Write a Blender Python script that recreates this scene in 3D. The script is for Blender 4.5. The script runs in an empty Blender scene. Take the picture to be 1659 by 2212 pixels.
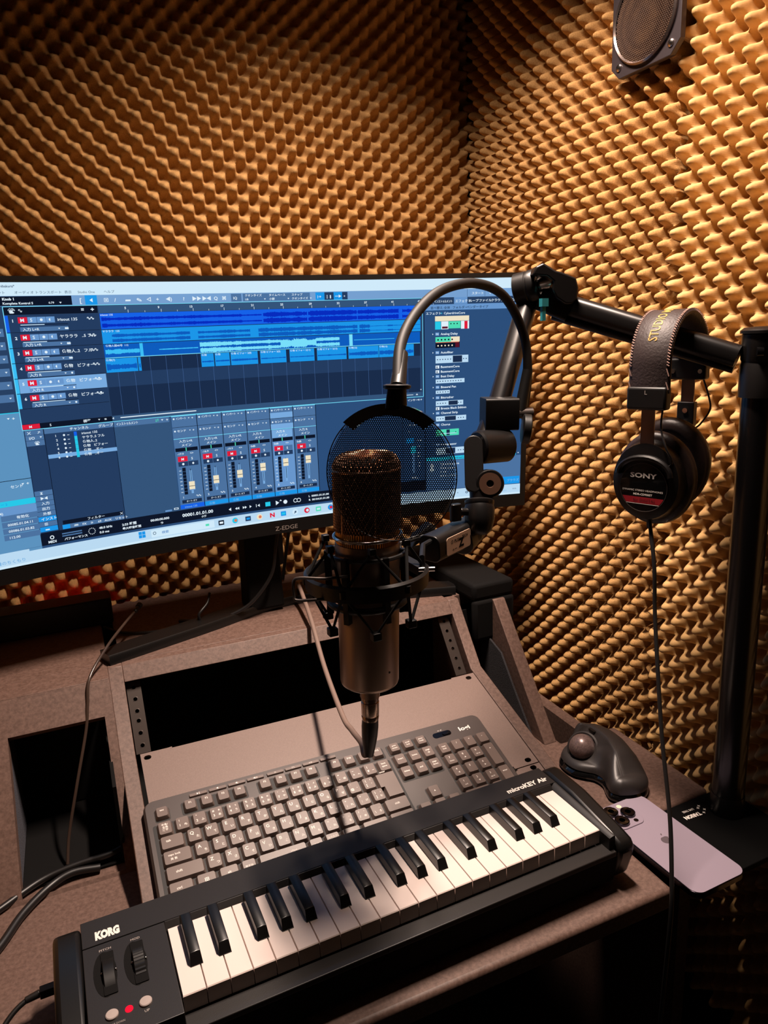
import bpy, bmesh, math, random
from mathutils import Vector, Matrix
random.seed(7)
SC = bpy.context.scene
COL = SC.collection
H = 814.0            # desk coordinates are millimetres; the desk top lies at z = -64, the floor at z = -814
def W(x, y, z): return Vector((x, y, z + H)) * 0.001

# ------------------------------------------------------------------ camera
cam_d = bpy.data.cameras.new('camera'); cam = bpy.data.objects.new('camera', cam_d); COL.objects.link(cam)
cam_d.sensor_fit = 'VERTICAL'; cam_d.sensor_height = 24.0; cam_d.lens = 1558.4 / 2212 * 24.0
cam_d.clip_start = 0.02; cam_d.clip_end = 20
def Rx(a): return Matrix.Rotation(a, 3, 'X')
def Ry(a): return Matrix.Rotation(a, 3, 'Y')
def Rz(a): return Matrix.Rotation(a, 3, 'Z')
cam.matrix_world = Matrix.Translation(W(-39.03, -518.78, 519.34)) @ (Rz(-0.43258) @ Rx(1.33725) @ Rz(-0.04066)).to_4x4()
SC.camera = cam

# ------------------------------------------------------------------ world, lamp, exposure
wd = bpy.data.worlds.new('world'); SC.world = wd; wd.use_nodes = True
wd.node_tree.nodes['Background'].inputs[0].default_value = (0.9, 0.55, 0.5, 1)
wd.node_tree.nodes['Background'].inputs[1].default_value = 0.0
def lamp(name, kind, loc, power, color, rot=None, **k):
    l = bpy.data.lights.new(name, kind); o = bpy.data.objects.new(name, l); COL.objects.link(o)
    l.energy = power; l.color = color; o.location = loc
    for a, b in k.items(): setattr(l, a, b)
    if rot: o.rotation_euler = rot
    return o
LAMP = (408, 195, 1185)      # a long shaded lamp under the ceiling, running front to back
lamp('ceiling_lamp_light', 'AREA', W(*LAMP), 14.5, (1.0, 0.79, 0.66), rot=(0, math.radians(5), 0), shape='RECTANGLE', size=0.05, size_y=0.30, spread=math.radians(124))
vs = SC.view_settings
vs.view_transform = 'Standard'; vs.look = 'None'; vs.exposure = 0.0; vs.gamma = 1.0; vs.use_curve_mapping = False

# ------------------------------------------------------------------ materials
def lin(c):
    r = []
    for v in c:
        v /= 255.0
        r.append(v / 12.92 if v <= 0.04045 else ((v + 0.055) / 1.055) ** 2.4)
    return (*r, 1.0)
MATS = {}
def mat(name, c, rough=0.6, metal=0.0, spec=0.5, noise=None, bump=None, emit=None, coat=0.0, var=None, sheen=0.0):
    """noise=(scale, darker colour) mottles the colour; bump=(scale, strength, distance mm)"""
    m = bpy.data.materials.new(name); m.use_nodes = True; nt = m.node_tree; b = nt.nodes['Principled BSDF']
    b.inputs['Base Color'].default_value = lin(c); b.inputs['Roughness'].default_value = rough
    b.inputs['Metallic'].default_value = metal; b.inputs['Specular IOR Level'].default_value = spec
    b.inputs['Coat Weight'].default_value = coat
    if sheen: b.inputs['Sheen Weight'].default_value = sheen
    if emit is not None:
        b.inputs['Emission Color'].default_value = lin(emit[0]); b.inputs['Emission Strength'].default_value = emit[1]
    tc = None
    if noise or bump: tc = nt.nodes.new('ShaderNodeTexCoord')
    if noise:
        n = nt.nodes.new('ShaderNodeTexNoise'); n.inputs['Scale'].default_value = noise[0]; n.inputs['Detail'].default_value = 6
        n.inputs['Roughness'].default_value = 0.7
        nt.links.new(tc.outputs['Object'], n.inputs['Vector'])
        r = nt.nodes.new('ShaderNodeValToRGB'); r.color_ramp.elements[0].position = 0.35; r.color_ramp.elements[1].position = 0.65
        r.color_ramp.elements[0].color = lin(noise[1]); r.color_ramp.elements[1].color = lin(c)
        nt.links.new(n.outputs['Fac'], r.inputs[0]); nt.links.new(r.outputs[0], b.inputs['Base Color'])
    if bump:
        n = nt.nodes.new('ShaderNodeTexNoise'); n.inputs['Scale'].default_value = bump[0]; n.inputs['Detail'].default_value = 4
        nt.links.new(tc.outputs['Object'], n.inputs['Vector'])
        u = nt.nodes.new('ShaderNodeBump'); u.inputs['Strength'].default_value = bump[1]; u.inputs['Distance'].default_value = bump[2] * 0.001
        nt.links.new(n.outputs['Fac'], u.inputs['Height']); nt.links.new(u.outputs[0], b.inputs['Normal'])
    MATS[name] = m; return m
def emis(name, c, s=1.0):
    m = bpy.data.materials.new(name); m.use_nodes = True; nt = m.node_tree; nt.nodes.clear()
    o = nt.nodes.new('ShaderNodeOutputMaterial'); e = nt.nodes.new('ShaderNodeEmission')
    e.inputs[0].default_value = lin(c); e.inputs[1].default_value = s
    nt.links.new(e.outputs[0], o.inputs[0]); MATS[name] = m; return m
FOAM = mat('foam', (202, 160, 104), 0.95, spec=0.12, noise=(600, (170, 128, 80)), bump=(1500, 0.55, 1.0))
FOAMS = mat('smooth_foam', (208, 168, 112), 0.75, spec=0.25, noise=(90, (196, 154, 98)), bump=(900, 0.15, 0.6))
WALLM = mat('wall_lining', (40, 32, 26), 0.95, spec=0.1)
FLOORM = mat('floor_board', (24, 20, 18), 0.8)
DESK = mat('desk_laminate', (112, 88, 78), 0.55, noise=(220, (84, 63, 54)), bump=(700, 0.15, 0.3))
DESKE = mat('desk_edge_strip', (175, 148, 132), 0.5)
BLK = mat('black_plastic', (14, 13, 13), 0.42, spec=.4)
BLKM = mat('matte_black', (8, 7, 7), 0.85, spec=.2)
GLOSS = mat('gloss_black', (10, 10, 11), 0.12, coat=0.5)
PANELM = mat('powder_coated_panel', (128, 108, 100), 0.5, noise=(1500, (108, 90, 82)), bump=(1600, 0.35, 0.2))
STEEL = mat('dark_steel', (70, 62, 58), 0.42, metal=0.6)
CHROME = mat('chrome', (215, 205, 198), 0.18, metal=1.0)
KEYB = mat('keyboard_shell', (66, 57, 54), 0.4, bump=(1400, 0.25, 0.12))
KEYC = mat('keycap', (108, 94, 88), 0.33, bump=(1400, 0.2, 0.1))
WELL = mat('key_well', (9, 8, 8), 0.6)
WHITE = mat('white_print', (238, 230, 222), 0.5)
GREYP = mat('grey_print', (150, 140, 134), 0.5)
KORGM = mat('midi_case', (30, 27, 26), 0.42, bump=(1300, 0.3, 0.12))
KORGD = mat('midi_case_gloss', (15, 14, 14), 0.32)
IVORY = mat('white_key_plastic', (226, 210, 202), 0.28)
EBONY = mat('black_key_plastic', (14, 13, 13), 0.3)
PHONEM = mat('phone_back_glass', (146, 134, 148), 0.28, bump=(900, 0.05, 0.1))
PHONEF = mat('phone_steel_frame', (60, 56, 62), 0.15, metal=1.0)
LENS = mat('lens_glass', (8, 8, 10), 0.04, coat=1.0)
MOUSE = mat('mouse_grey', (42, 38, 37), 0.42)
BALL = mat('trackball_pearl', (128, 108, 104), 0.3, metal=0.3, noise=(500, (92, 76, 74)))
LEATHER = mat('leather', (44, 32, 31), 0.55, bump=(420, 0.7, 0.6))
PADM = mat('pad_leather', (40, 28, 26), 0.42, bump=(160, 0.4, 0.8))
GOLD = mat('gold_print', (170, 132, 60), 0.6)
REDP = mat('red_print', (150, 16, 30), 0.5)
ARM = mat('arm_black', (15, 13, 13), 0.36, spec=.4)
POLE = mat('pole_black', (12, 11, 12), 0.26)
TEAL = mat('teal_velcro', (20, 130, 140), 0.7)
BRONZE = mat('mic_body', (150, 128, 112), 0.38, metal=0.85)
GRILL = mat('mic_grille', (214, 172, 144), 0.28, metal=1.0)
GRILLD = mat('mic_inner_mesh', (18, 14, 12), 0.7, metal=0.5)
CABLE = mat('grey_cable', (120, 100, 90), 0.55)
CABB = mat('black_cable', (22, 20, 20), 0.4)
FELT = mat('grey_felt', (98, 98, 108), 0.95, noise=(900, (50, 50, 58)), bump=(900, 1.0, 1.5))
LABELM = mat('clamp_label', (215, 180, 155), 0.5)
LEDR = emis('red_led', (255, 20, 45), 1.6)
REDG = emis('red_indicator', (255, 20, 8), 14.0)
BTN = mat('grey_button', (170, 156, 150), 0.5)
UI = {}
for k, c in dict(wht=(208, 234, 250), txt=(225, 240, 250), bar=(118, 160, 208), bg=(44, 78, 122), pan=(52, 84, 122), dark=(26, 44, 74),
                 dk2=(36, 60, 96), hdr=(40, 64, 98), blk=(14, 22, 40), lite=(104, 150, 204), mid=(76, 114, 160), sel=(120, 170, 222),
                 blue=(22, 98, 232), bluew=(8, 44, 190), cy=(28, 150, 232), cyw=(14, 92, 190), cy2=(60, 190, 244), cyl=(120, 222, 250),
                 teal=(40, 200, 232), red=(222, 30, 58), grn=(80, 220, 180), ink=(52, 78, 108), task=(186, 218, 242), teb=(120, 178, 226),
                 cream=(238, 226, 196), side=(92, 146, 190), grid=(70, 104, 160), org=(220, 120, 90), maroon=(90, 20, 40)).items():
    UI[k] = emis('screen_' + k, c, 1.0)

# ------------------------------------------------------------------ mesh helpers
FC = bpy.data.curves.new('lettering', 'FONT'); FO = bpy.data.objects.new('lettering', FC); FC.resolution_u = 2
def glyphs(s, offset=0.0, res=2):
    FC.body = s; FC.offset = offset; FC.resolution_u = res
    me = FO.to_mesh(); v = [(p.co.x, p.co.y) for p in me.vertices]; f = [tuple(p.vertices) for p in me.polygons]
    FO.to_mesh_clear()
    if v:
        x0 = min(p[0] for p in v); v = [(p[0] - x0, p[1]) for p in v]
    return v, f, (max(p[0] for p in v) if v else 0)
class MB:
    def __init__(s): s.v = []; s.f = []; s.m = []
    def add(s, vs, fs, mi=0):
        o = len(s.v); s.v += [tuple(p) for p in vs]; s.f += [tuple(i + o for i in f) for f in fs]; s.m += [mi] * len(fs); return s
    def box(s, x0, x1, y0, y1, z0, z1, mi=0, M=None):
        v = [(x, y, z) for z in (z0, z1) for y in (y0, y1) for x in (x0, x1)]
        if M: v = [M(p) for p in v]
        return s.add(v, [(0, 2, 3, 1), (4, 5, 7, 6), (0, 1, 5, 4), (2, 6, 7, 3), (0, 4, 6, 2), (1, 3, 7, 5)], mi)
    def loft(s, rings, cap=(1, 1), mi=0, closed=True):
        n = len(rings[0]); v = [p for r in rings for p in r]; f = []
        for i in range(len(rings) - 1):
            for j in range(n if closed else n - 1):
                k = (j + 1) % n; f.append((i * n + j, i * n + k, (i + 1) * n + k, (i + 1) * n + j))
        if cap[0]: f.append(tuple(reversed(range(n))))
        if cap[1]: f.append(tuple((len(rings) - 1) * n + j for j in range(n)))
        return s.add(v, f, mi)
    def prism(s, poly, a, b, axis='z', mi=0, M=None):
        """poly of 2-D points extruded from a to b along axis; x-axis: (y,z) points, y-axis: (x,z) points"""
        def P(p, t):
            q = {'z': (p[0], p[1], t), 'x': (t, p[0], p[1]), 'y': (p[0], t, p[1])}[axis]
            return M(q) if M else q
        return s.loft([[P(p, a) for p in poly], [P(p, b) for p in poly]], mi=mi)
    def tube(s, pts, r, n=12, cap=(1, 1), mi=0, flat=None):
        pts = [Vector(p) for p in pts]; R = r if isinstance(r, (list, tuple)) else [r] * len(pts)
        t0 = (pts[1] - pts[0]).normalized(); up = Vector((0, 0, 1)) if abs(t0.z) < 0.9 else Vector((0, 1, 0))
        u = t0.cross(up).normalized(); rings = []
        for i, p in enumerate(pts):
            t = (pts[min(i + 1, len(pts) - 1)] - pts[max(i - 1, 0)])
            t = t.normalized() if t.length > 1e-6 else t0
            u = (u - t * u.dot(t)).normalized(); w = t.cross(u)
            f = flat if flat else 1.0
            rings.append([p + (u * math.cos(2 * math.pi * j / n) + w * f * math.sin(2 * math.pi * j / n)) * R[i] for j in range(n)])
        return s.loft(rings, cap, mi)
    def cyl(s, a, b, r0, r1=None, n=32, mi=0, cap=(1, 1)): return s.tube([a, b], [r0, r0 if r1 is None else r1], n, cap, mi)
    def lathe(s, prof, a, b, n=48, mi=0, cap=(1, 1)):
        """prof: (radius, distance from a towards b)"""
        a = Vector(a); t = (Vector(b) - a).normalized(); up = Vector((0, 0, 1)) if abs(t.z) < 0.9 else Vector((0, 1, 0))
        u = t.cross(up).normalized(); w = t.cross(u)
        return s.loft([[a + t * h + (u * math.cos(2 * math.pi * j / n) + w * math.sin(2 * math.pi * j / n)) * max(r, 0.01) for j in range(n)] for r, h in prof], cap, mi)
    def ball(s, c, r, mi=0, n=24, sc=(1, 1, 1)):
        rings = []
        for i in range(1, n // 2):
            a = math.pi * i / (n // 2)
            rings.append([(c[0] + r * sc[0] * math.sin(a) * math.cos(2 * math.pi * j / n), c[1] + r * sc[1] * math.sin(a) * math.sin(2 * math.pi * j / n), c[2] - r * sc[2] * math.cos(a)) for j in range(n)])
        return s.loft(rings, (1, 1), mi)
    def rrect(s, x0, x1, y0, y1, z0, z1, rad, mi=0, M=None, taper=0.0, n=4):
        def ring(x0, x1, y0, y1, r, z):
            o = []
            for cx, cy, a0 in ((x1 - r, y1 - r, 0), (x0 + r, y1 - r, 90), (x0 + r, y0 + r, 180), (x1 - r, y0 + r, 270)):
                for k in range(n + 1):
                    a = math.radians(a0 + 90 * k / n); o.append((cx + r * math.cos(a), cy + r * math.sin(a), z))
            return [M(p) for p in o] if M else o
        t = taper
        return s.loft([ring(x0, x1, y0, y1, rad, z0), ring(x0 + t, x1 - t, y0 + t, y1 - t, max(rad - t, 0.3), z1)], mi=mi)
    def text(s, st, h, M, mi=0, bold=0.0, width=None, squash=1.0, center=False, res=2):
        """cap height h; M maps (x, y) mm on the text plane to 3-D"""
        v, f, w = glyphs(st, bold, res); k = h / 0.69
        kx = k * squash if width is None or not w else width / w
        dx = -w * kx / 2 if center else 0
        s.add([M(p[0] * kx + dx, p[1] * k) for p in v], f, mi); return w * kx
def sp(P, n=8):
    """Catmull-Rom through P"""
    P = [Vector(p) for p in P]; Q = [P[0] * 2 - P[1]] + P + [P[-1] * 2 - P[-2]]; o = []
    for i in range(1, len(Q) - 2):
        a, b, c, d = Q[i - 1:i + 3]
        for k in range(n):
            t = k / n; o.append(0.5 * ((2 * b) + (c - a) * t + (2 * a - 5 * b + 4 * c - d) * t * t + (3 * b - a - 3 * c + d) * t ** 3))
    return o + [P[-1]]
class Thing:
    def __init__(s, name, label, cat, o=(0, 0, 0), R=None, group=None, size=1.0, move=(0, 0, 0)):
        s.size = size; s.move = Vector(move); o = Vector(o) * size + s.move; s.o = Vector(o); s.R = R or Matrix.Identity(3)
        s.e = bpy.data.objects.new(name, None); s.e.empty_display_size = 0.02; COL.objects.link(s.e)
        s.e.matrix_world = Matrix.Translation(W(*o)) @ s.R.to_4x4()
        s.e['label'] = label; s.e['category'] = cat
        if group: s.e['group'] = group
    def part(s, name, mb, mats, world=True, bevel=0, smooth=38, parent=None, label=None, kind=None, size=None, move=None):
        Ri = s.R.transposed(); k = size or s.size; mv = Vector(move) if move else s.move
        vs = [Ri @ (Vector(p) * k + mv - s.o) if world else Vector(p) for p in mb.v]
        ob = mesh_obj(name, vs, mb.f, mb.m, mats, bevel, smooth)
        ob.parent = parent or s.e
        if label: ob['label'] = label
        if kind: ob['kind'] = kind
        return ob
def mesh_obj(name, vs, fs, ms, mats, bevel=0, smooth=38):
    me = bpy.data.meshes.new(name); me.from_pydata([Vector(p) * 0.001 for p in vs], [], fs)
    for m in (mats if isinstance(mats, (list, tuple)) else [mats]): me.materials.append(m)
    me.polygons.foreach_set('material_index', ms)
    bm = bmesh.new(); bm.from_mesh(me); bmesh.ops.recalc_face_normals(bm, faces=bm.faces); bm.to_mesh(me); bm.free()
    if smooth:
        me.polygons.foreach_set('use_smooth', [True] * len(me.polygons)); me.set_sharp_from_angle(angle=math.radians(smooth))
    ob = bpy.data.objects.new(name, me); COL.objects.link(ob)
    if bevel:
        b = ob.modifiers.new('bevel', 'BEVEL'); b.width = bevel * 0.001; b.segments = 3; b.limit_method = 'ANGLE'; b.angle_limit = math.radians(40); b.harden_normals = False
    return ob
def single(name, mb, mats, label=None, cat=None, kind=None, group=None, o=None, bevel=0, smooth=38):
    """a top-level object that is one mesh; origin at o (desk mm)"""
    if o is None:
        xs, ys, zs = zip(*mb.v); o = ((min(xs) + max(xs)) / 2, (min(ys) + max(ys)) / 2, min(zs))
    ob = mesh_obj(name, [Vector(p) - Vector(o) for p in mb.v], mb.f, mb.m, mats, bevel, smooth); ob.location = W(*o)
    if label: ob['label'] = label
    if cat: ob['category'] = cat
    if kind: ob['kind'] = kind
    if group: ob['group'] = group
    return ob

# ------------------------------------------------------------------ the booth
X0, X1, Y0, Y1, ZF, ZC = -192, 742, -900, 716, -814, 1500
single('floor', MB().box(X0, X1, Y0, Y1, ZF - 40, ZF), FLOORM, kind='structure', smooth=0)
single('ceiling', MB().box(X0, X1, Y0, Y1, ZC, ZC + 40), WALLM, kind='structure', smooth=0)
single('wall_back', MB().box(X0, X1, Y1, Y1 + 40, ZF, ZC), WALLM, kind='structure', smooth=0)
single('wall_right', MB().box(X1, X1 + 40, Y0, Y1, ZF, ZC), WALLM, kind='structure', smooth=0)
single('wall_left', MB().box(X0 - 40, X0, Y0, Y1, ZF, ZC), WALLM, kind='structure', smooth=0)
single('wall_front', MB().box(X0, X1, Y0 - 40, Y0, ZF, ZC), WALLM, kind='structure', smooth=0)

def foam_sheet(label, P, m, a0, a1, b0, b1, pa, pb, a_ph, b_ph, amp, base, flat, jag=None, rough=0.0, step=2.35):
    """egg-crate sheet; P(a, b, h) places a point h mm proud of the middle plane; peaks at (a_ph, b_ph)"""
    na, nb = int((a1 - a0) / step), int((b1 - b0) / step); vs = []
    for i in range(na + 1):
        a = a0 + (a1 - a0) * i / na
        for j in range(nb + 1):
            b = b0 + (b1 - b0) * j / nb; aa = a
            if jag and i == jag[0] * na: aa = a + 3.5 * math.sin(b * 0.21) + 2.0 * math.sin(b * 0.5 + 1)
            wob = 1.2 * math.sin(a * 0.011 + b * 0.017) + 0.8 * math.sin(a * 0.031 - b * 0.023)
            s = math.cos(2 * math.pi * (a - a_ph + wob) / pa) * math.cos(2 * math.pi * (b - b_ph + wob * 0.7) / pb)
            s = 0.72 * math.sin(math.pi / 2 * s) + 0.28 * s
            h = amp * s + (random.random() - 0.5) * rough
            vs.append(P(aa, b, h))
    fs = [(i * (nb + 1) + j, (i + 1) * (nb + 1) + j, (i + 1) * (nb + 1) + j + 1, i * (nb + 1) + j + 1) for i in range(na) for j in range(nb)]
    # edges back to the wall
    n0 = len(vs); rim = [i * (nb + 1) for i in range(na + 1)] + [na * (nb + 1) + j for j in range(1, nb + 1)] + \
        [i * (nb + 1) + nb for i in range(na - 1, -1, -1)] + [j for j in range(nb - 1, 0, -1)]
    ij = [(i, 0) for i in range(na + 1)] + [(na, j) for j in range(1, nb + 1)] + [(i, nb) for i in range(na - 1, -1, -1)] + [(0, j) for j in range(nb - 1, 0, -1)]
    for i, j in ij: vs.append(P(a0 + (a1 - a0) * i / na, b0 + (b1 - b0) * j / nb, base))
    L = len(rim)
    fs += [(rim[k], rim[(k + 1) % L], n0 + (k + 1) % L, n0 + k) for k in range(L)]
    mb = MB(); mb.add(vs, fs); return single('acoustic_foam_sheet', mb, m, label, 'acoustic foam', smooth=70)
foam_sheet('tan egg-crate acoustic foam sheet covering the wall behind the monitor', lambda a, b, h: (a, 693 - h, b), FOAM,
           -185, 722, -120, 1180, 34.24, 31.6, 448.6 + 17.12, 743.9, 14.5, -22.8, 0, rough=0.35)
foam_sheet('tan egg-crate acoustic foam sheet on the right wall between the corner and the ragged seam', lambda a, b, h: (719 - h, a, b), FOAM,
           205, 684, -260, 1180, 33.4, 31.9, 482.5, 528.0, 17.0, -22.8, 0, jag=(0,), rough=0.35)
foam_sheet('smoother tan egg-crate foam sheet on the right wall nearest the camera, behind the black pole', lambda a, b, h: (719 - h, a, b), FOAMS,
           -200, 199, -420, 1130, 35.5, 31.9, 211.5, 779.6, 17.0, -22.8, 0, jag=(1,))
foam_sheet('small strip of tan egg-crate foam on the left wall beside the desk', lambda a, b, h: (-172 + h, a, b), FOAM,
           120, 680, -200, 240, 33, 32, 300, 0, 11, -19.5, 0, rough=0.5, step=3.2)

# ------------------------------------------------------------------ desk with sloping rack bays
YAW = -0.0255; DO = (255, 360, -64); DR = Rz(YAW)
desk = Thing('studio_desk', 'dark brown laminate studio desk with a raised sloping rack frame in the middle', 'desk', DO, DR)
def L(y, z): return (y, z + 64)      # profile points are given with the desk coordinates' z
def dpart(name, mb, m, **k): return desk.part(name, mb, m, world=False, **k)
Z0 = -64
top = MB(); top.prism([(-432, -300), (-262, -300), (-262, -400), (258, -400), (258, -300), (428, -290), (428, -112), (330, -112), (330, 325), (-432, 325)], -26, 0)
dpart('desktop', top, DESK, bevel=5)
PROF = [L(-279, -64), L(-4, 28), L(64, 116), L(325, 116), L(325, -64)]
XL, XR = -265, 260
for a, b in ((XL, XL + 18), (XR - 18, XR)):
    m = MB(); m.prism(PROF, a, b, 'x'); dpart('rack_side_board', m, DESK, bevel=1)
m = MB(); m.prism([L(50, 98), L(64, 116), L(64 + 14, 116), L(64 + 14, 90)], XL + 18, XR - 18, 'x'); dpart('rack_top_rail', m, DESK, bevel=0.8)
m = MB(); m.box(-432, 325, 78, 325, 116 + 64 - 18, 116 + 64); m.box(-432, XL, 32, 78, 162, 180);
dpart('upper_shelf', m, DESK, bevel=0.8)
m = MB(); m.box(XL + 18, XR - 18, 120, 124, 4, 160); m.box(XL + 18, XR - 18, -100, 120, 2, 5); dpart('rack_bay_shade', m, BLKM)  # added black back and floor; the open bay's shade put into their colour
# punched steel rack strips either side of the open bay
def steep(x, s, o):   # point on the steep rack face: s up the slope from the bend, o outwards
    t = math.radians(52.3); return (x, -4 + s * math.cos(t) - o * math.sin(t), 28 + 64 + s * math.sin(t) + o * math.cos(t))
for side, x in (('L', -236.5), ('R', 229.0)):
    m = MB(); sgn = 1 if side == 'L' else -1
    hs = [6 + v for v in (0, 15.875, 31.75, 44.45, 60.3, 76.2)]
    x0, x1 = x - 9, x + 9
    # strip with square punched openings around the holes
    edges = [-4]
    for h_ in hs: edges += [h_ - 3, h_ + 3]
    edges.append(90)
    for k in range(0, len(edges) - 1):
        a, b = edges[k], edges[k + 1]
        if k % 2 == 0:
            m.prism([(x0, a), (x1, a), (x1, b), (x0, b)], -13, -11, 'z', M=lambda p: steep(p[0], p[1], p[2]))
        else:
            m.prism([(x0, a), (x - 3, a), (x - 3, b), (x0, b)], -13, -11, 'z', M=lambda p: steep(p[0], p[1], p[2]))
            m.prism([(x + 3, a), (x1, a), (x1, b), (x + 3, b)], -13, -11, 'z', M=lambda p: steep(p[0], p[1], p[2]))
    st = dpart('rack_strip', m, STEEL)
    for h_ in hs:
        q = MB(); n = 14
        ring = [[steep(x + r * math.cos(2 * math.pi * j / n), h_ + r * math.sin(2 * math.pi * j / n), o) for j in range(n)] for r, o in ((4.3, -11.2), (2.6, -11.0), (2.4, -16))]
        q.loft(ring, (0, 0)); dpart('threaded_hole', q, STEEL, parent=st)
# right side bay: outer rail with felt lining
SL = [L(-108, -64), L(30, 116), L(325, 116), L(325, -64)]
m = MB(); m.prism(SL, 304, 325, 'x'); dpart('side_board', m, DESK, bevel=1)
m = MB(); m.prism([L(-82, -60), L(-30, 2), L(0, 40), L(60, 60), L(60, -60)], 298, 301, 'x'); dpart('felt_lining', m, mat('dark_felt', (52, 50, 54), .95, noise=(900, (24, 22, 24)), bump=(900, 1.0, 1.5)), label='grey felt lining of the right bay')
m = MB(); m.box(XR, 304, 60, 62, 4, 160); dpart('bay_shade_board', m, BLKM)  # added black sheet painting the shade inside the right opening
# left side bay: sloping board with a rectangular opening
def slope(x, t, o=0):
    c, s = 138 / 226.8, 180 / 226.8
    return (x, -108 + 138 * t - o * s, 180 * t + o * c)
m = MB()
for a, b, t0, t1 in ((-432, -384, 0, 1), (-384, -276, 0.80, 1), (-276, XL, 0, 1), (-384, -276, 0, 0.02)):
    m.loft([[slope(a, t0, -18), slope(b, t0, -18), slope(b, t1, -18), slope(a, t1, -18)], [slope(a, t0), slope(b, t0), slope(b, t1), slope(a, t1)]])
dpart('sloping_bay_front', m, DESK)
m = MB(); m.prism([L(-98, -62), L(10, 70), L(60, 60), L(60, -62)], -387.5, -384.5, 'x'); dpart('felt_lining', m, FELT, label='grey felt lining of the left bay')
m = MB(); m.box(-432, XL, 62, 66, 4, 160); dpart('bay_shade_board', m, BLKM)  # same added black sheet, painted shade behind the left opening
m = MB(); m.box(-384, -276, -88, 60, 0.5, 3); m.box(-278, -274, -88, 60, 3, 100); dpart('left_bay_shade', m, BLKM)  # added black floor and side; painted darkness of the open bay
m = MB(); m.box(-430, -410, -280, 320, -750, -26); m.box(400, 420, -280, 320, -750, -26); m.box(-410, 400, 300, 318, -500, -26)
dpart('desk_support', m, DESK)

# ------------------------------------------------------------------ rack panels
KO = Vector((11.822, 226.655, 1.696)); KR = Rz(-0.0255) @ Ry(0.0022) @ Rx(0.3223)
def Kw(x, y, z): return KO + KR @ Vector((x, y, z))
def holed_plate(mb, x0, x1, y0, y1, z0, z1, holes, ring_mi=0):
    """plate whose corner holes are real slots: split the plate into strips around them"""
    ys = sorted({y0, y1} | {h[1] - 3.4 for h in holes} | {h[1] + 3.4 for h in holes})
    for a, b in zip(ys[:-1], ys[1:]):
        c = (a + b) / 2; row = sorted([h for h in holes if abs(h[1] - c) < 3.4]); x = x0
        for h in row:
            mb.box(x, h[0] - 4.6, a, b, z0, z1); x = h[0] + 4.6
        mb.box(x, x1, a, b, z0, z1)
        for h in row:      # rounded ends of the slot
            for sx in (-1, 1):
                n = 6; arc = [(h[0] + sx * (1.2 + 3.4 * math.sin(math.pi * k / n)), h[1] - 3.4 * math.cos(math.pi * k / n)) for k in range(n + 1)]
                half = [(h[0] + sx * 4.6, h[1] - 3.4)]
                for k in range(n):
                    mb.prism([arc[k], arc[k + 1], (h[0] + sx * 4.6, arc[k + 1][1]), (h[0] + sx * 4.6, arc[k][1])], z0, z1)
rp = Thing('rack_panel', 'wide blank dark powder-coated rack panel that the computer keyboard lies on', 'rack panel', Kw(0, 0, -21), KR)
m = MB(); holed_plate(m, -2, 481, -48, 127, 0, 3, [(6, 121), (469, 121), (469, -41), (6, -41)])
rp.part('panel', m, PANELM, world=False)
m = MB(); m.box(34, 37, 126.5, 129, 0, 3); m.box(-2, 34, 127, 128.6, 0, 3); m.box(443, 481, 127, 128.6, 0, 3); rp.part('top_lip', m, PANELM, world=False)
rp2 = Thing('rack_panel', 'second rack panel below the seam, mostly hidden under the two keyboards', 'rack panel', Kw(0, -90, -21), KR)
m = MB(); holed_plate(m, -2, 481, -48, 40.5, 0, 3, [(469, 36), (6, 36)]); rp2.part('panel', m, PANELM, world=False)
m = MB(); m.tube([(446, 40, 2), (441, 40.6, 4.4), (436, 41, 4.4)], 1.6, 8); m.cyl((441, 37, 4.2), (441, 44, 4.2), 2.0, n=10); rp2.part('latch', m, BLK, world=False)

# ------------------------------------------------------------------ computer keyboard
kb = Thing('computer_keyboard', 'full-size dark grey computer keyboard with Japanese keycaps lying on the rack panel', 'keyboard', Kw(212, -30, -18), KR)
def Kl(x, y, z): return (x - 212, y + 30, z + 18)
m = MB(); m.rrect(-10, 437, -103, 46, -18, -9, 12, M=lambda p: Kl(*p), n=6); m.rrect(-10, 437, -103, 46, -9, -5.6, 12, M=lambda p: Kl(*p), taper=2.4, n=6)
kb.part('case', m, KEYB, world=False, smooth=30)
m = MB()
for a in ((-3, 288, -86, 9.8), (1, 18, 13, 30), (31, 108, 13, 30.5), (120, 197, 13, 30.5), (209, 286, 13, 30.5), (290.5, 349, 13, 30.5), (290.5, 349, -29, 11.5),
          (310.5, 329.5, -65, -46), (290.5, 349, -85, -64), (352.5, 430, -86, 9.8)):
    m.rrect(a[0], a[1], a[2], a[3], -5.9, -5.45, 2.5, M=lambda p: Kl(*p))
kb.part('key_well', m, WELL, world=False)
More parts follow.
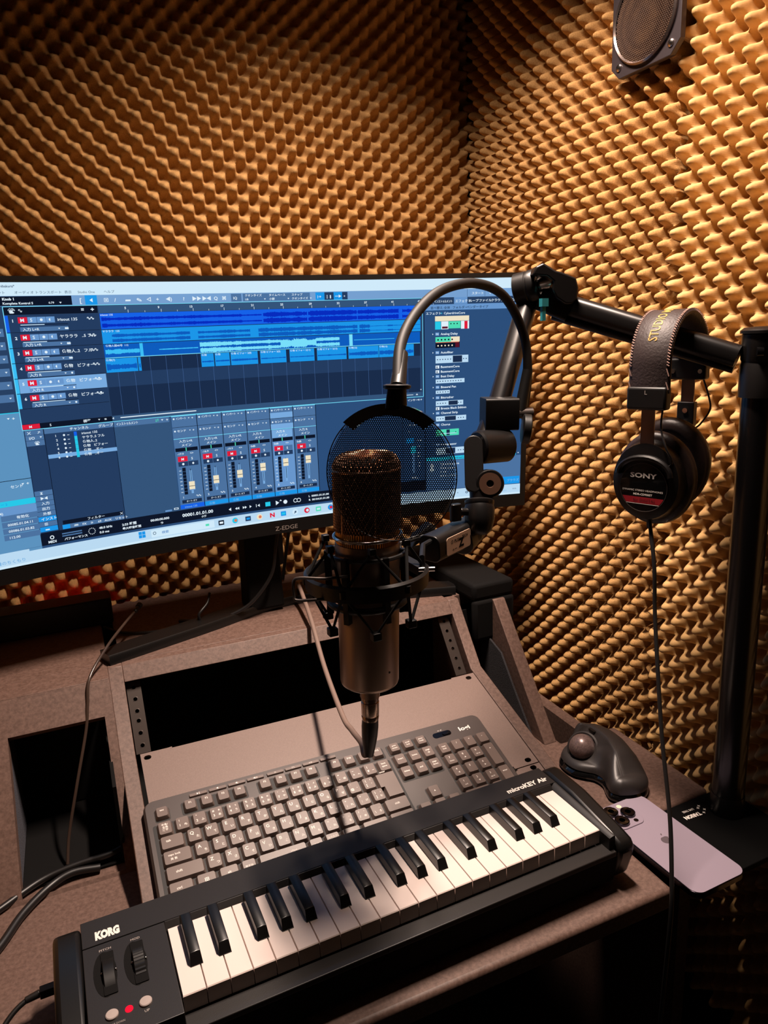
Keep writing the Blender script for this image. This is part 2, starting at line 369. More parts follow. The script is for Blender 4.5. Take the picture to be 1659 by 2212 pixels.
def key(x0, x1, y0, y1, leg=(), low=0.0, poly=None):
    """keycap outline at its foot; leg: (text, dx, dy, cap height) from the centre of the top"""
    mb = MB(); zt = 0 - low; g = 0.6; ins = 2.3; cx, cy = (x0 + x1) / 2, (y0 + y1) / 2 + 0.6
    def M(p): return Kl(*p)
    def rr(a, b, c, d, r, z, n=3):
        o = []
        for px, py, a0 in ((b - r, d - r, 0), (a + r, d - r, 90), (a + r, c + r, 180), (b - r, c + r, 270)):
            for k in range(n + 1):
                t = math.radians(a0 + 90 * k / n); o.append((px + r * math.cos(t), py + r * math.sin(t), z))
        return [M(p) for p in o]
    if poly:
        f = [(px, py) for px, py in poly]; c = (sum(p[0] for p in f) / len(f), sum(p[1] for p in f) / len(f))
        tp = []
        for px, py in f:
            tp.append((px + (ins if px < c[0] - 1 else -ins), py + (ins - 0.4 if py < c[1] else -ins + 1.0)))
        mb.loft([[M((px, py, -6)) for px, py in f], [M((px, py, zt)) for px, py in tp]])
    else:
        mb.loft([rr(x0 + g, x1 - g, y0 + g, y1 - g, 1.2, -6.2), rr(x0 + g + ins * 0.85, x1 - g - ins * 0.85, y0 + g + 1.1, y1 - g - 0.7, 2.0, zt - 0.8),
                 rr(x0 + g + ins, x1 - g - ins, y0 + g + 1.5, y1 - g - 1.0, 1.8, zt)])
    for t in leg:
        s, dx, dy, h = t[:4]
        mb.text(s, h, lambda X, Y: M((cx + dx + X, cy + dy + Y, zt + 0.06)), 1, bold=0.012, center=True, width=t[4] if len(t) > 4 else None)
    kb.part('key', mb, [KEYC, WHITE], world=False, smooth=35)
U = 19.05
def krow(y, x, names, hh=9.5, w=1.0):
    for nm in names:
        ww = w * U; key(x, x + ww, y - hh, y + hh, nm); x += ww
def big(a, k): return [(a, -2.4, 0.4, 3.9), (k, 3.4, -4.3, 2.6)]
def quad(a, b, c, d): return [t for t in ((a, -3.2, 2.0, 2.6), (b, -3.2, -4.2, 3.0), (c, 3.2, 2.2, 2.0), (d, 3.2, -4.0, 2.4)) if t[0]]
def small(s, h=2.4, dy=0): return [(s, 0, dy, h)]
for x, s in ((9.5, 'esc'), (41, 'F1'), (60, 'F2'), (79.3, 'F3'), (98.5, 'F4'), (129.5, 'F5'), (149, 'F6'), (168, 'F7'), (187.5, 'F8'),
             (218.8, 'F9'), (238, 'F10'), (257, 'F11'), (276, 'F12')): key(x - 8.7, x + 8.7, 14, 30, small(s, 2.5, 0.6))
for x, a, b in ((300.3, 'print', 'screen'), (319.5, 'scroll', 'lock'), (338.7, 'pause', 'break')): key(x - 8.7, x + 8.7, 14, 30, [(a, 0, 1.0, 1.9), (b, 0, -2.6, 1.9)])
krow(0, 0, [[('半角/', 0, 2.6, 2.2), ('全角', 0, -0.8, 2.2), ('漢字', 0, -4.2, 2.2)], quad('!', '1', '', 'ぬ'), quad('"', '2', '', 'ふ'), quad('#', '3', 'ぁ', 'あ'), quad('$', '4', 'ぅ', 'う'),
            quad('%', '5', 'ぇ', 'え'), quad('&', '6', 'ぉ', 'お'), quad("'", '7', 'ゃ', 'や'), quad('(', '8', 'ゅ', 'ゆ'), quad(')', '9', 'ょ', 'よ'), quad('', '0', 'を', 'わ'),
            quad('=', '-', '', 'ほ'), quad('~', '^', '', 'へ'), quad('|', '¥', '', 'ー'), [('back', 0, 1.2, 2.2), ('space', 0, -2.8, 2.2)]])
key(0, 1.5 * U, -U - 9.5, -U + 9.5, [('tab', -4, 0, 2.8)])
krow(-U, 1.5 * U, [big(a, b) for a, b in zip('QWERTYUIOP', 'たていすかんなにらせ')] + [quad('`', '@', '', '゛'), quad('{', '[', '「', '゜')])
ex = 13.5 * U
key(ex, 15 * U, -2 * U - 9.5, -U + 9.5, [('enter', -2, 18, 2.4)], poly=[(ex, -U + 9), (ex, -U - 9.5), (ex + 4.8, -U - 9.5), (ex + 4.8, -2 * U - 9), (15 * U - .5, -2 * U - 9), (15 * U - .5, -U + 9)])
key(0, 1.75 * U, -2 * U - 9.5, -2 * U + 9.5, [('caps lock', -3, 1.2, 2.4), ('英 数', -4, -4, 2.2)])
krow(-2 * U, 1.75 * U, [big(a, b) for a, b in zip('ASDFGHJKL', 'ちとしはきくまのり')] + [quad('+', ';', '', 'れ'), quad('*', ':', '', 'け'), quad('}', ']', '」', 'む')])
key(0, 2.25 * U, -3 * U - 9.5, -3 * U + 9.5, [('shift', -6, -1, 2.8)])
krow(-3 * U, 2.25 * U, [big(a, b) for a, b in zip('ZXCVBNM', 'つさそひこみも')] + [quad('<', ',', '、', 'ね'), quad('>', '.', '。', 'る'), quad('?', '/', '・', 'め'), quad('', '\\', '_', 'ろ')])
key(13.25 * U, 15 * U, -3 * U - 9.5, -3 * U + 9.5, [('shift', 0, -1, 2.6)])
y4 = -4 * U
for a, b, g in ((0, 1.5, [('ctrl', -2, -1, 2.8)]), (1.5, 2.75, 'win'), (2.75, 4.0, [('alt', 0, -1, 2.6)]), (4.0, 5.0, [('無変換', 0, -1, 2.0)]), (5.0, 8.0, [('silent', 12, 0.4, 2.4), ('touch', 16, -3.6, 2.4)]),
                (8.0, 9.0, [('変換', 0, -1, 2.0)]), (9.0, 10.05, [('カタカナ', 0, 2, 1.9), ('ひらがな', 0, -1.2, 1.9), ('ローマ字', 0, -4.4, 1.6)]), (10.05, 11.4, [('alt', 0, -1, 2.4)]), (11.4, 13.2, [('▤', 0, -2, 3.4)]), (13.2, 15, [('ctrl', 2, -1, 2.4)])):
    key(a * U, b * U, y4 - 9.5, y4 + 9.5, [('⊞', 0, -2, 4.2)] if g == 'win' else g)
for x, y, a, b in ((300, 2, 'insert', ''), (320, 2, 'home', ''), (339.5, 2, 'page', 'up'), (300, -18, 'delete', ''), (320, -18, 'end', ''), (339.5, -18, 'page', 'down')):
    key(x - 9.2, x + 9.2, y - 9.2, y + 9.2, [(a, 0, 1.2 if b else -1, 2.2)] + ([(b, 0, -2.8, 2.2)] if b else []))
for x, y, s in ((320, -55.5, '▲'), (300.5, -74.5, '◀'), (320, -74.5, '▼'), (339.5, -74.5, '▶')): key(x - 9.2, x + 9.2, y - 9.2, y + 9.2, [(s, 0, -1, 1.8)])
NX = (362, 381.2, 400.4, 419.6)
for j, row in enumerate(((('num', 'lock'), ('/', ''), ('*', ''), ('-', '')), (('7', 'home'), ('8', '▲'), ('9', 'pg up')), (('4', '◀'), ('5', ''), ('6', '▶')), (('1', 'end'), ('2', '▼'), ('3', 'pg dn')))):
    for i, (a, b) in enumerate(row):
        key(NX[i] - 9.3, NX[i] + 9.3, -j * U - 9.3, -j * U + 9.3, [(a, -1 if j else 0, 1.0, 2.8 if len(a) < 2 else 2.2)] + ([(b, 0, -4.0 if j else -2.8, 1.8 if j else 2.2)] if b else []))
key(NX[3] - 9.3, NX[3] + 9.3, -2 * U - 9.3, -U + 9.3, [('+', 0, 7, 3.0)]); key(NX[3] - 9.3, NX[3] + 9.3, -4 * U - 9.3, -3 * U + 9.3, [('enter', 0, 8, 2.2)])
key(NX[0] - 9.3, NX[1] + 9.3, y4 - 9.3, y4 + 9.3, [('0', -8, -1, 2.8)]); key(NX[2] - 9.3, NX[2] + 9.3, y4 - 9.3, y4 + 9.3, [('.', 0, 0, 2.8)])
for i in range(8):
    x = 42 + i * 22.8 + (2 if i > 3 else 0); mb = MB(); mb.rrect(x, x + 21.4, 33.6, 38.6, -6, -3.4, 1.4, M=lambda p: Kl(*p), taper=0.7)
    mb.text(['▶‖', '◀-', '◀)', '◀)))', '⌂', '✉', '⌕☆', '▤'][i], 2.0, lambda X, Y: Kl(x + 10.7 + X, 35.2 + Y, -3.3), 1, center=True)
    kb.part('media_key', mb, [KEYC, WHITE], world=False)
m = MB(); m.rrect(359, 386, 21.5, 30, -5.8, -5.3, 4, M=lambda p: Kl(*p)); m.rrect(373, 385, 23, 28.6, -5.3, -4.2, 2.4, M=lambda p: Kl(*p)); kb.part('power_switch', m, GLOSS, world=False)
m = MB(); m.text('logi', 6.2, lambda X, Y: Kl(398.5 + X, 23.2 + Y, -5.5), bold=0.03, width=16.5); m.text('on  off', 1.6, lambda X, Y: Kl(369 + X, 32 + Y, -5.5)); kb.part('logo_print', m, WHITE, world=False)

# ------------------------------------------------------------------ small MIDI keyboard
mk = Thing('midi_keyboard', 'black mini MIDI keyboard with piano keys along the front of the desk', 'midi keyboard', (187, 50, -64))
m = MB(); m.prism([(-13, -56), (-17, -24), (118, -24), (118, -56)], -72, 449, 'x'); mk.part('underside', m, BLKM)  # lower body and front painted blacker than the case, as their shade
m = MB(); m.box(-72, 449, 86, 119, -26, 4); m.box(-72, -1.2, -19, 85.6, -20, 3.6); m.box(441, 449, -14, 86, -20, -2)
m.loft([[(-1.2, 79, -2), (441, 79, -2), (441, 86, -2), (-1.2, 86, -2)], [(-1.2, 84.6, 3.9), (441, 84.6, 3.9), (441, 86, 3.9), (-1.2, 86, 3.9)]])
m.loft([[(441, -14, -2), (449, -14, -2), (449, 86, -2), (441, 86, -2)], [(446, -14, -1), (449, -14, -1), (449, 86, 4), (446, 86, 4)]])
case = mk.part('case', m, KORGM, bevel=0.8)
m = MB(); m.box(-1, 447, -19, -1.5, -22.5, -16.5); mk.part('front_lip', m, KORGM, bevel=1.0)
CAP = [(118, -56), (120, -4), (114, 4), (104, 6), (60, 5), (0, -5), (-16, -9), (-22, -16), (-20, -28), (-12, -56)]
for a, b in ((-96, -72), (449, 471)):
    m = MB(); m.prism(CAP, a, b, 'x'); mk.part('end_cap', m, KORGD, bevel=5)
blackx = []
for o in range(3): blackx += [o * 140 + v for v in (17, 42, 76.5, 99.5, 122.5)]
for i in range(22):
    m = MB(); x0, x1 = i * 20 + 0.35, i * 20 + 19.65
    m.loft([[(x0, -0.2, -16), (x1, -0.2, -16), (x1, 79, -16), (x0, 79, -16)], [(x0, 0, -0.8), (x1, 0, -0.8), (x1, 79, -0.8), (x0, 79, -0.8)],
            [(x0 + .3, 0.8, 0), (x1 - .3, 0.8, 0), (x1 - .3, 79, 0), (x0 + .3, 79, 0)]])
    mk.part('white_key', m, IVORY, bevel=0)
for x in blackx:
    m = MB(); a, b = x - 5.4, x + 5.4
    m.box(a, b, 26, 79.2, -10, 0.4)
    m.loft([[(a, 26.4, 0.4), (b, 26.4, 0.4), (b, 79.2, 0.4), (a, 79.2, 0.4)], [(a + .8, 31, 9.3), (b - .8, 31, 9.3), (b - .5, 79.2, 9.6), (a + .5, 79.2, 9.6)],
            [(a + 1.4, 32, 10), (b - 1.4, 32, 10), (b - 1.4, 79.2, 10), (a + 1.4, 79.2, 10)]])
    mk.part('black_key', m, EBONY)
m = MB(); m.text('KORG', 9, lambda X, Y: (-60.5 + X, 92 + Y, 4.15), bold=0.07, width=21); mk.part('brand_print', m, WHITE)
m = MB(); m.text('microKEY Air', 7, lambda X, Y: (388 + X, 93.5 + Y, 4.15), bold=0.035, width=56); mk.part('model_print', m, WHITE)
m = MB(); m.text('PITCH', 2.3, lambda X, Y: (-58.5 + X, 76.4 + Y, 3.75), bold=0.02, width=10); m.text('MOD', 2.3, lambda X, Y: (-32 + X, 76.4 + Y, 3.75), bold=0.02, width=8)
m.text('OCTAVE DOWN', 2.0, lambda X, Y: (-60 + X, -4.5 + Y, 3.75), width=15); m.text('UP', 2.3, lambda X, Y: (-30 + X, -4 + Y, 3.75), bold=0.02); mk.part('control_print', m, GREYP)
m = MB(); m.box(-72, 449, 85.7, 86.3, 3.8, 4.06); mk.part('panel_seam', m, BLKM)
for nm, x in (('pitch_wheel', -52.5), ('modulation_wheel', -27.7)):
    m = MB(); n = 24
    for k in range(2):      # recess
        m.loft([[(x - 3 + r * 10 * math.cos(2 * math.pi * j / n) * 0.95, 50 + r * 25 * math.sin(2 * math.pi * j / n), 3.7 + .15 * k) for j in range(n)] for r in (1.0, 0.02)], (0, 0))
    rec = mk.part('wheel_recess', m, BLKM, label='dark recess around the wheel')
    m = MB(); m.rrect(x - 5.4, x + 5.4, 26, 73, 3.9, 4.6, 1); mk.part('wheel_slot', m, BLKM)
    m = MB(); n = 96; rings = []
    for xx, s in ((x - 4.6, 0.985), (x - 4.2, 1), (x + 4.2, 1), (x + 4.6, 0.985)):
        rings.append([(xx, 50 + math.sin(2 * math.pi * j / n) * 26.5 * s * (1.0 if j % 2 or 'mod' not in nm else 0.975), -17.0 + math.cos(2 * math.pi * j / n) * 26.5 * s * (1.0 if j % 2 or 'mod' not in nm else 0.975)) for j in range(n)])
    m.loft(rings); w_ = mk.part(nm, m, BLK)
    m = MB(); m.ball((x - 5.6, 50, 5), 1.0); m.ball((x + 5.6, 50, 5), 1.0); mk.part('axle_mark', m, CHROME, parent=w_)
for x in (-54, -28):
    m = MB(); m.lathe([(5.0, 0), (5.0, 1.4), (4.4, 2.0), (0, 2.3)], (x, 5.5, 3.5), (x, 5.5, 6), n=28); mk.part('octave_button', m, BTN)
m = MB(); m.lathe([(3.2, 0), (3.0, 0.8), (0, 1.2)], (-41, 5.2, 3.5), (-41, 5.2, 6), n=20); mk.part('led', m, LEDR, label='glowing red indicator light')
for x, y in ((-60, 0), (430, 0), (-60, 105), (430, 105)):
    m = MB(); m.cyl((x, y, -64), (x, y, -55), 8); mk.part('rubber_foot', m, BLKM)
# its USB lead
m = MB(); m.box(-112, -97, 100, 108, -44, -36); c = m
c.tube(sp([(-112, 104, -40), (-122, 103, -41), (-134, 97, -44), (-145, 86, -50), (-152, 70, -57), (-158, 40, -60)], 6), 2.4, 10)
c.tube([(-112, 104, -40), (-124, 102.6, -41)], [3.6, 3.0], 10)
single('usb_lead', c, CABB, 'short black USB lead plugged into the left end of the mini piano keyboard', 'cable', bevel=0.6)

# ------------------------------------------------------------------ monitor
MO = Vector((643.302, 431.731, 268.493)); MK = 0.00057636; MR = Rz(-0.241208) @ Rx(0.042249) @ Ry(0.005037)
def S(u, v, off=0.0):
    th = MK * u
    p = Vector((math.sin(th) / MK, -(1 - math.cos(th)) / MK, v)) + Vector((-math.sin(th), -math.cos(th), 0)) * off
    return MO + MR @ p
mo = Thing('curved_monitor', 'wide curved black monitor showing a blue music editing program', 'monitor', (275, 500, 116))
UL, UR, VB, VT = -805, 9, -20, 342
def ugrid(a, b, st=20):
    n = max(1, int(math.ceil((b - a) / st))); return [a + (b - a) * k / n for k in range(n + 1)]
m = MB(); us = ugrid(UL, UR)
def depth(u): return -26 - 22 * max(0.0, 1 - ((u + 398) / 330) ** 2)
rings = []
for u in us:
    d = depth(u); rings.append([S(u, VB, 1.5), S(u, VT, 1.5), S(u, VT, -12), S(u, VT - 40, d), S(u, VB + 40, d), S(u, VB, -14)])
m.loft(rings); mo.part('housing', m, BLK, bevel=1.5)
m = MB()
def strip(mb, u0, u1, v0, v1, o0, o1, mi=0, st=20):
    mb.loft([[S(u, v0, o0), S(u, v1, o0), S(u, v1, o1), S(u, v0, o1)] for u in ugrid(u0, u1, st)], mi=mi)
strip(m, UL, UR, VB, -2, 1.5, 3.2); strip(m, UL, UR, 335.5, VT, 1.5, 3.2); strip(m, UL, -797.5, -2, 335.5, 1.5, 3.2); strip(m, 1.0, UR, -2, 335.5, 1.5, 3.2)
bez = mo.part('bezel', m, BLK)
m = MB(); m.text('Z-EDGE', 6.2, lambda X, Y: S(-402 + X, -15 + Y, 3.35), width=34); mo.part('logo', m, GREYP, parent=bez)
UIN = list(UI); scr = MB()
def rc(u0, v0, u1, v1, c, l=1, st=20):
    o = 1.7 + 0.07 * l; g = ugrid(u0, u1, st)
    vs = [S(u, v, o) for u in g for v in (v0, v1)]
    scr.add(vs, [(2 * i, 2 * i + 2, 2 * i + 3, 2 * i + 1) for i in range(len(g) - 1)], UIN.index(c))
def tx(u, v, h, s, c='txt', l=5, b=0.015, sq=1.12, w=None): return scr.text(s, h, lambda X, Y: S(u + X, v + Y, 1.7 + 0.07 * l), UIN.index(c), bold=b, squash=sq, width=w)
def tri(u, v, s, d, c='txt', l=5):
    P = {'d': [(-s, s * .6), (s, s * .6), (0, -s * .7)], 'u': [(-s, -s * .6), (s, -s * .6), (0, s * .7)], 'l': [(s * .7, -s), (s * .7, s), (-s * .8, 0)], 'r': [(-s * .7, -s), (-s * .7, s), (s * .8, 0)]}[d]
    scr.add([S(u + a, v + b, 1.7 + .07 * l) for a, b in P], [(0, 1, 2)], UIN.index(c))
def dot(u, v, r, c='txt', l=5, n=12): scr.add([S(u + r * math.cos(2 * math.pi * k / n), v + r * math.sin(2 * math.pi * k / n), 1.7 + .07 * l) for k in range(n)], [tuple(range(n))], UIN.index(c))
def line(u0, u1, v, c='cyl', t=0.6, l=4): rc(u0, v - t / 2, u1, v + t / 2, c, l)
def vline(u, v0, v1, c='blk', t=0.7, l=3): rc(u - t / 2, v0, u + t / 2, v1, c, l)
rc(-797, 0, 0.5, 335, 'bg', 0)
rc(-797, 320, 0.5, 335, 'wht'); tx(-737, 329.5, 2.6, 'Studio One - Shibakura*', 'ink', w=40)
for u, s in ((-724, 'イベント'), (-698, 'オーディオ'), (-675, 'トランスポート'), (-644, '表示'), (-629, 'Studio One'), (-599, 'ヘルプ')): tx(u, 322.3, 2.6, s, 'ink', b=0)
# toolbar
rc(-797, 308.6, 0.5, 320, 'bar'); rc(-797, 309, -637, 319.6, 'blk', 2)
tx(-712, 315.2, 2.7, 'Knob 1', b=.04); tx(-712, 310.6, 2.4, 'Komplete Kontrol S', b=.03, w=32); tx(-663, 310.8, 2.2, '0.79'); tri(-650, 311.8, 1.4, 'd')
rc(-622, 308.8, -608, 319.8, 'cy', 2); tx(-628, 311.5, 5, '['); tri(-615, 314, 2.4, 'l')
for u, s in ((-600, '▣'), (-588, '/'), (-575, '▰'), (-561, '✎'), (-549, '◁'), (-537, '+'), (-525, '◀)'), (-503, '?'), (-491, '▶▶'), (-478, '▶◀'), (-463, 'Q'), (-452, '⌘')): tx(u, 311.8, 4.0, s, b=.02)
rc(-440, 309.2, -426, 319, 'mid', 2); tx(-437, 312, 3.2, 'IQ'); rc(-424, 309.2, -330, 319, 'mid', 2)
for u, a, b in ((-421, 'クオンタイズ', '1/8'), (-388, 'タイムベース', '小節'), (-356, 'スナップ', 'クオンタイズ')):
    tx(u, 315.4, 2.4, a); tx(u, 310.4, 2.4, b); tri(u + 27, 311.6, 1.3, 'd')
rc(-322, 308.8, -309, 319, 'cy', 3); rc(-309, 308.8, -295.5, 319, 'dk2', 3); rc(-295.5, 308.8, -283, 319, 'cy', 3); rc(-283, 308.8, -275, 319, 'dk2', 3)
tx(-319, 312, 3, '|→'); tx(-306, 312, 3, '▯▮'); tx(-293.5, 312, 3, '━▶'); tx(-281, 312, 3, '+'); tx(-84, 312, 3, 'スタート'); tx(-57, 312, 3, 'マーク')
vline(-91, 309, 320, 'hdr', .4); vline(-63, 309, 320, 'hdr', .4)
# far left inspector
rc(-797, 172, -713.5, 308.4, 'pan'); rc(-797, 187, -713.5, 308.4, 'hdr', 2)
for i in range(6): rc(-797, 284 - i * 15, -716, 284 - i * 15 - 9, 'mid', 3); tri(-720, 279.5 - i * 15, 1.4, 'd')
rc(-797, 20, -712, 187, 'side', 2); line(-797, -713, 187.4, 'teal', 1.0); line(-797, -712, 107.4, 'blk', .7); tx(-736, 98, 3, 'センド'); tri(-722, 101.5, 1.5, 'd'); tx(-718, 99.6, 3.6, '+'); tri(-726, 181, 1.5, 'd'); tx(-722, 179, 3.6, '+')
rc(-797, 76, -711, 83, 'teal', 3); tx(-762, 78, 2.6, 'ビフォー 2', 'cy'); rc(-797, 64, -711, 75.6, 'lite', 3); tx(-754, 67, 3, '(4)')
for v, s in ((60, '有効化'), (52, '00085.01.04.11'), (44, '00086.01.03.82'), (36, '112.00')): rc(-752, v - 1.6, -711, v + 5.4, 'mid', 4); tx(-746 if s != '有効化' else -735, v, 2.9, s)
# arrangement
rc(-713, 172, -162, 308.4, 'hdr'); rc(-712.4, 299, -609, 307.6, 'blk', 2); tx(-708, 301.4, 4, '⚒'); tx(-697, 301.4, 4, '∿'); tx(-628, 301.4, 4, '≡'); tx(-617, 301, 4.6, '+', b=.03)
TR = [('irisout 135', 'L+R'), ('ヤラララ   ..5 フル', 'L+R'), ('偽物人..2   フル', 'L+R'), ('偽物   ビフォー', 'R'), ('偽物   ビフォー 2', 'R'), ('偽物   ビフォー 3', 'R')]
tv = [298.6, 278.9, 261.3, 244.0, 226.2, 208.6, 190.6]
for i, (nm, ch) in enumerate(TR):
    t, b = tv[i], tv[i + 1]; rc(-708.6, b + .4, -609, t - .3, 'sel' if i == 4 else 'dk2', 2); rc(-713, b + .4, -709, t - .3, 'blue' if i == 0 else 'cy2', 3); line(-713, -609, b + .2, 'blk', .5)
    k = (t + b) / 2; tx(-705, t - 8, 3.2, str(i + 1), b=.03); rc(-699, t - 9.2, -689, t - 2.4, 'red', 3); tx(-696.5, t - 7.6, 3.6, 'M', l=6, b=.03)
    for j, g in enumerate(('S', '●', '◐')):
        rc(-688.6 + j * 10, t - 9.2, -679 + j * 10, t - 2.4, 'lite', 3)
        if j == 0: tx(-686, t - 7.6, 3.6, g, l=6)
        elif j == 1: dot(-673.8, t - 5.8, 1.6)
        else: dot(-664, t - 5.8, 1.6); rc(-664, t - 7.6, -662.4, t - 4, 'lite', 6)
    tx(-656, t - 7.6, 3.2, nm); tx(-622.5, t - 7.4, 3.6, 'ᄿ' if 0 else '∿∿', b=.03, w=8); line(-697, -671 if i < 3 else -660, t - 11.2, 'wht', .8, 5); line(-671 if i < 3 else -660, -645, t - 11.2, 'blk', .7, 5)
    rc(-698, b + 1, -645, b + 6, 'lite' if i == 4 else 'mid', 3); tx(-695.5, b + 1.8, 2.8, '入力 ' + ch); tri(-655.5, b + 3.4, 1.2, 'd'); dot(-648, b + 3.4, 1.2, l=6)
    if i < 3: dot(-646, b + 3.4, 1.2, l=6)
rc(-712.6, 172.5, -609, 190.2, 'dk2', 2); rc(-713, 166.4, -693, 172, 'red', 4); tx(-705, 167.6, 2.8, 'M', l=6); tx(-682, 167.6, 2.8, 'S', l=6); rc(-712, 166, -540, 172.4, 'blk', 2)
tx(-643, 168, 2.8, '標準', l=6); tri(-624, 169.6, 1.3, 'd'); tx(-617.5, 168, 3, '≡'); tri(-607, 169.6, 1.4, 'l')
line(-713, -162, 308.2, 'cyl', .7, 5); vline(-713, 166, 308.2, 'cyl', .8, 5); line(-713, -162, 165.4, 'cyl', .8, 5); vline(-161.6, 165.4, 308.2, 'cyl', .8, 5)
rc(-608, 298.6, -165, 307.4, 'pan', 2); rc(-608, 172.8, -165, 298.4, 'dark', 2); rc(-608, 226.2, -165, 243.8, 'dark', 3); rc(-608, 208.6, -165, 226.2, 'dk2', 3)
for k in range(11):
    u = -573 + k * 40.8; tx(u - 4, 302.8, 2.6, str(5 + 4 * k), b=.03); vline(u, 298.6, 302, 'txt', .5, 5); vline(u + 20.4, 298.6, 300.6, 'txt', .4, 5)
for k in range(22): vline(-594 + k * 20.4, 172.8, 244, 'grid', .35, 4)
def wave(u0, u1, v0, v1, c, chans, amp, dens=1.0, gaps=()):
    """waveform drawn as thin bars"""
    hh = (v1 - v0 - 2.6) / chans; u = u0; o = 1.7 + .07 * 5; vs = []; fs = []; a_ = 0.5
    while u < u1:
        w = 0.8 * dens; a_ = min(1, max(0.12, a_ + random.uniform(-.25, .25)))
        if not any(g0 < u < g1 for g0, g1 in gaps):
            for ch in range(chans):
                m_ = v0 + .6 + hh * (ch + .5); h_ = hh * .48 * min(1, amp * (0.55 + .45 * a_) * random.uniform(.75, 1.1)); k = len(vs)
                vs += [S(u, m_ - h_, o), S(u + w, m_ - h_, o), S(u + w, m_ + h_, o), S(u, m_ + h_, o)]; fs.append((k, k + 1, k + 2, k + 3))
        u += w
    scr.add(vs, fs, UIN.index(c))
def clip(u0, u1, i, c, cw, chans, segs, name=None):
    rc(u0, tv[i + 1] + .4, u1, tv[i] - .4, c, 4); 
    for a, b, amp in segs: wave(a, b, tv[i + 1] + .4, tv[i] - .4 - (2.2 if i else 1), cw, chans, amp)
    if name: tx(u0 + 1, tv[i] - 3.2, 2.1, name, 'wht', l=7)
clip(-607.6, -165, 0, 'blue', 'bluew', 2, [(-606, -600, .8), (-600, -428, .62), (-428, -400, .35), (-398, -336, .95), (-334, -262, .95), (-261, -199, .8), (-193, -166, .7)], 'irisout 135')
clip(-607.6, -165, 1, 'cy', 'cyw', 2, [(-596, -499, .7), (-488, -418, .7), (-406, -262, .98), (-259, -243, .95), (-243, -216, .15), (-216, -208, .55), (-208, -166, .2)], 'ヤラララ  125')
rc(-607.6, tv[3] + .4, -166, tv[2] - .4, 'cyw', 4); wave(-606, -565, tv[3], tv[2], 'cy2', 1, .5); wave(-540, -490, tv[3] + 5, tv[2] - 5, 'cy2', 1, .35)
wave(-487, -376, tv[3], tv[2], 'cyl', 2, .85); wave(-376, -324, tv[3], tv[2], 'cyl', 1, .9); wave(-324, -290, tv[3], tv[2], 'cyl', 2, .7); rc(-564, tv[3] + .4, -560, tv[2] - .4, 'cy2', 5)
rc(-275, tv[3] + .4, -270, tv[2] - .4, 'cyl', 5); line(-268, -206, (tv[3] + tv[2]) / 2, 'cy2', .8, 6); line(-607, -166, tv[3] + .6, 'cyl', .8, 6); rc(-198, tv[3] + .4, -195, tv[2] - .4, 'cyl', 5); tx(-605, tv[2] - 3.2, 2.1, '偽物人間40号  112', 'wht', l=7)
for a, b, nm, am in ((-607.6, -569, '偽物(7)', .7), (-568, -564.5, '', .6), (-487, -470, '偽物', .2), (-468.5, -448.5, '偽物', .2), (-447, -409.5, '偽物 ビフォー 2(8)', .25), (-406, -369, '偽物 ビフォー 2(5)', .15),
                     (-364, -328, '偽物 ビフォー 2(11)', .15), (-324, -280, '偽物 ビフォー 2(13)', .2), (-277, -231, '   偽物(12)', .5), (-230.4, -176, '偽物(12)', .55)):
    clip(a, b, 3, 'cy', 'cyw', 1, [(a + 1, b - 1, am)], nm)
line(-598, -500, 169.6, 'txt', 1.2, 6); rc(-608, 166.2, -165, 172.6, 'pan', 3); line(-598, -500, 169.6, 'txt', 1.2, 6); line(-200, -178, 169, 'txt', .7, 6); tri(-172, 169.4, 1.8, 'u'); tri(-165.5, 176, 1.2, 'd')
# console
rc(-711, 36, -690, 165, 'dk2', 2); rc(-711.5, 36, -711, 165, 'blk', 3); rc(-711, 145.6, -690.6, 152, 'mid', 3); rc(-711, 152.4, -690.6, 158.6, 'mid', 3); rc(-711, 159, -690.6, 164.6, 'mid', 3)
tx(-708.5, 160, 3.2, '✕'); tx(-697, 160, 3.2, '↗'); tx(-707, 153.6, 3, 'I/O'); tri(-694, 155.6, 1.3, 'd'); tx(-702, 147, 3.2, '⚒')
for k, s in enumerate(('⧗', '▶◀', '入力', '出力', '外部', 'インスト', '▥', '▬')):
    v = 83.5 - k * 6.6; rc(-711, v, -690.4, v + 6.1, 'cy' if s in ('インスト', '▬') else 'mid', 3); tx(-705 if len(s) < 3 else -708, v + 1.4, 2.9, s)
rc(-689.4, 36, -608, 165, 'dk2', 2); rc(-689.4, 158.6, -608, 165, 'mid', 3); tx(-660, 160.2, 2.8, 'チャンネル'); tx(-626, 160.2, 2.8, 'グループ'); vline(-628, 158.6, 165, 'blk'); rc(-689, 127.8, -607, 132.6, 'sel', 3)
for i, s in enumerate(('irisout 135', 'ヤララ..5 フル', '偽物人..2', '偽物   ビフォー', '偽物   ..オー', '偽物   ..オー')):
    v = 153.6 - i * 5.4; tx(-677.5, v, 2.7, str(i + 1)); dot(-667.6, v + 1.3, 1.3); tx(-664, v, 2.7, '~', b=.03); rc(-656, v - 1, -652.6, v + 4.2, 'blue' if i == 0 else 'teal', 4); tx(-647, v, 2.7, s)
vline(-689.8, 36, 165, 'blk'); vline(-607.6, 36, 165, 'blk'); rc(-607, 36, -535, 165, 'pan', 2); rc(-607, 158, -537, 165, 'mid', 3); tx(-604, 160, 2.8, 'インストゥルメント', sq=.75); tri(-546, 161.5, 1.5, 'd'); tx(-541, 159.6, 3.4, '+'); tx(-555, 160, 3, '⇄', 'grn')
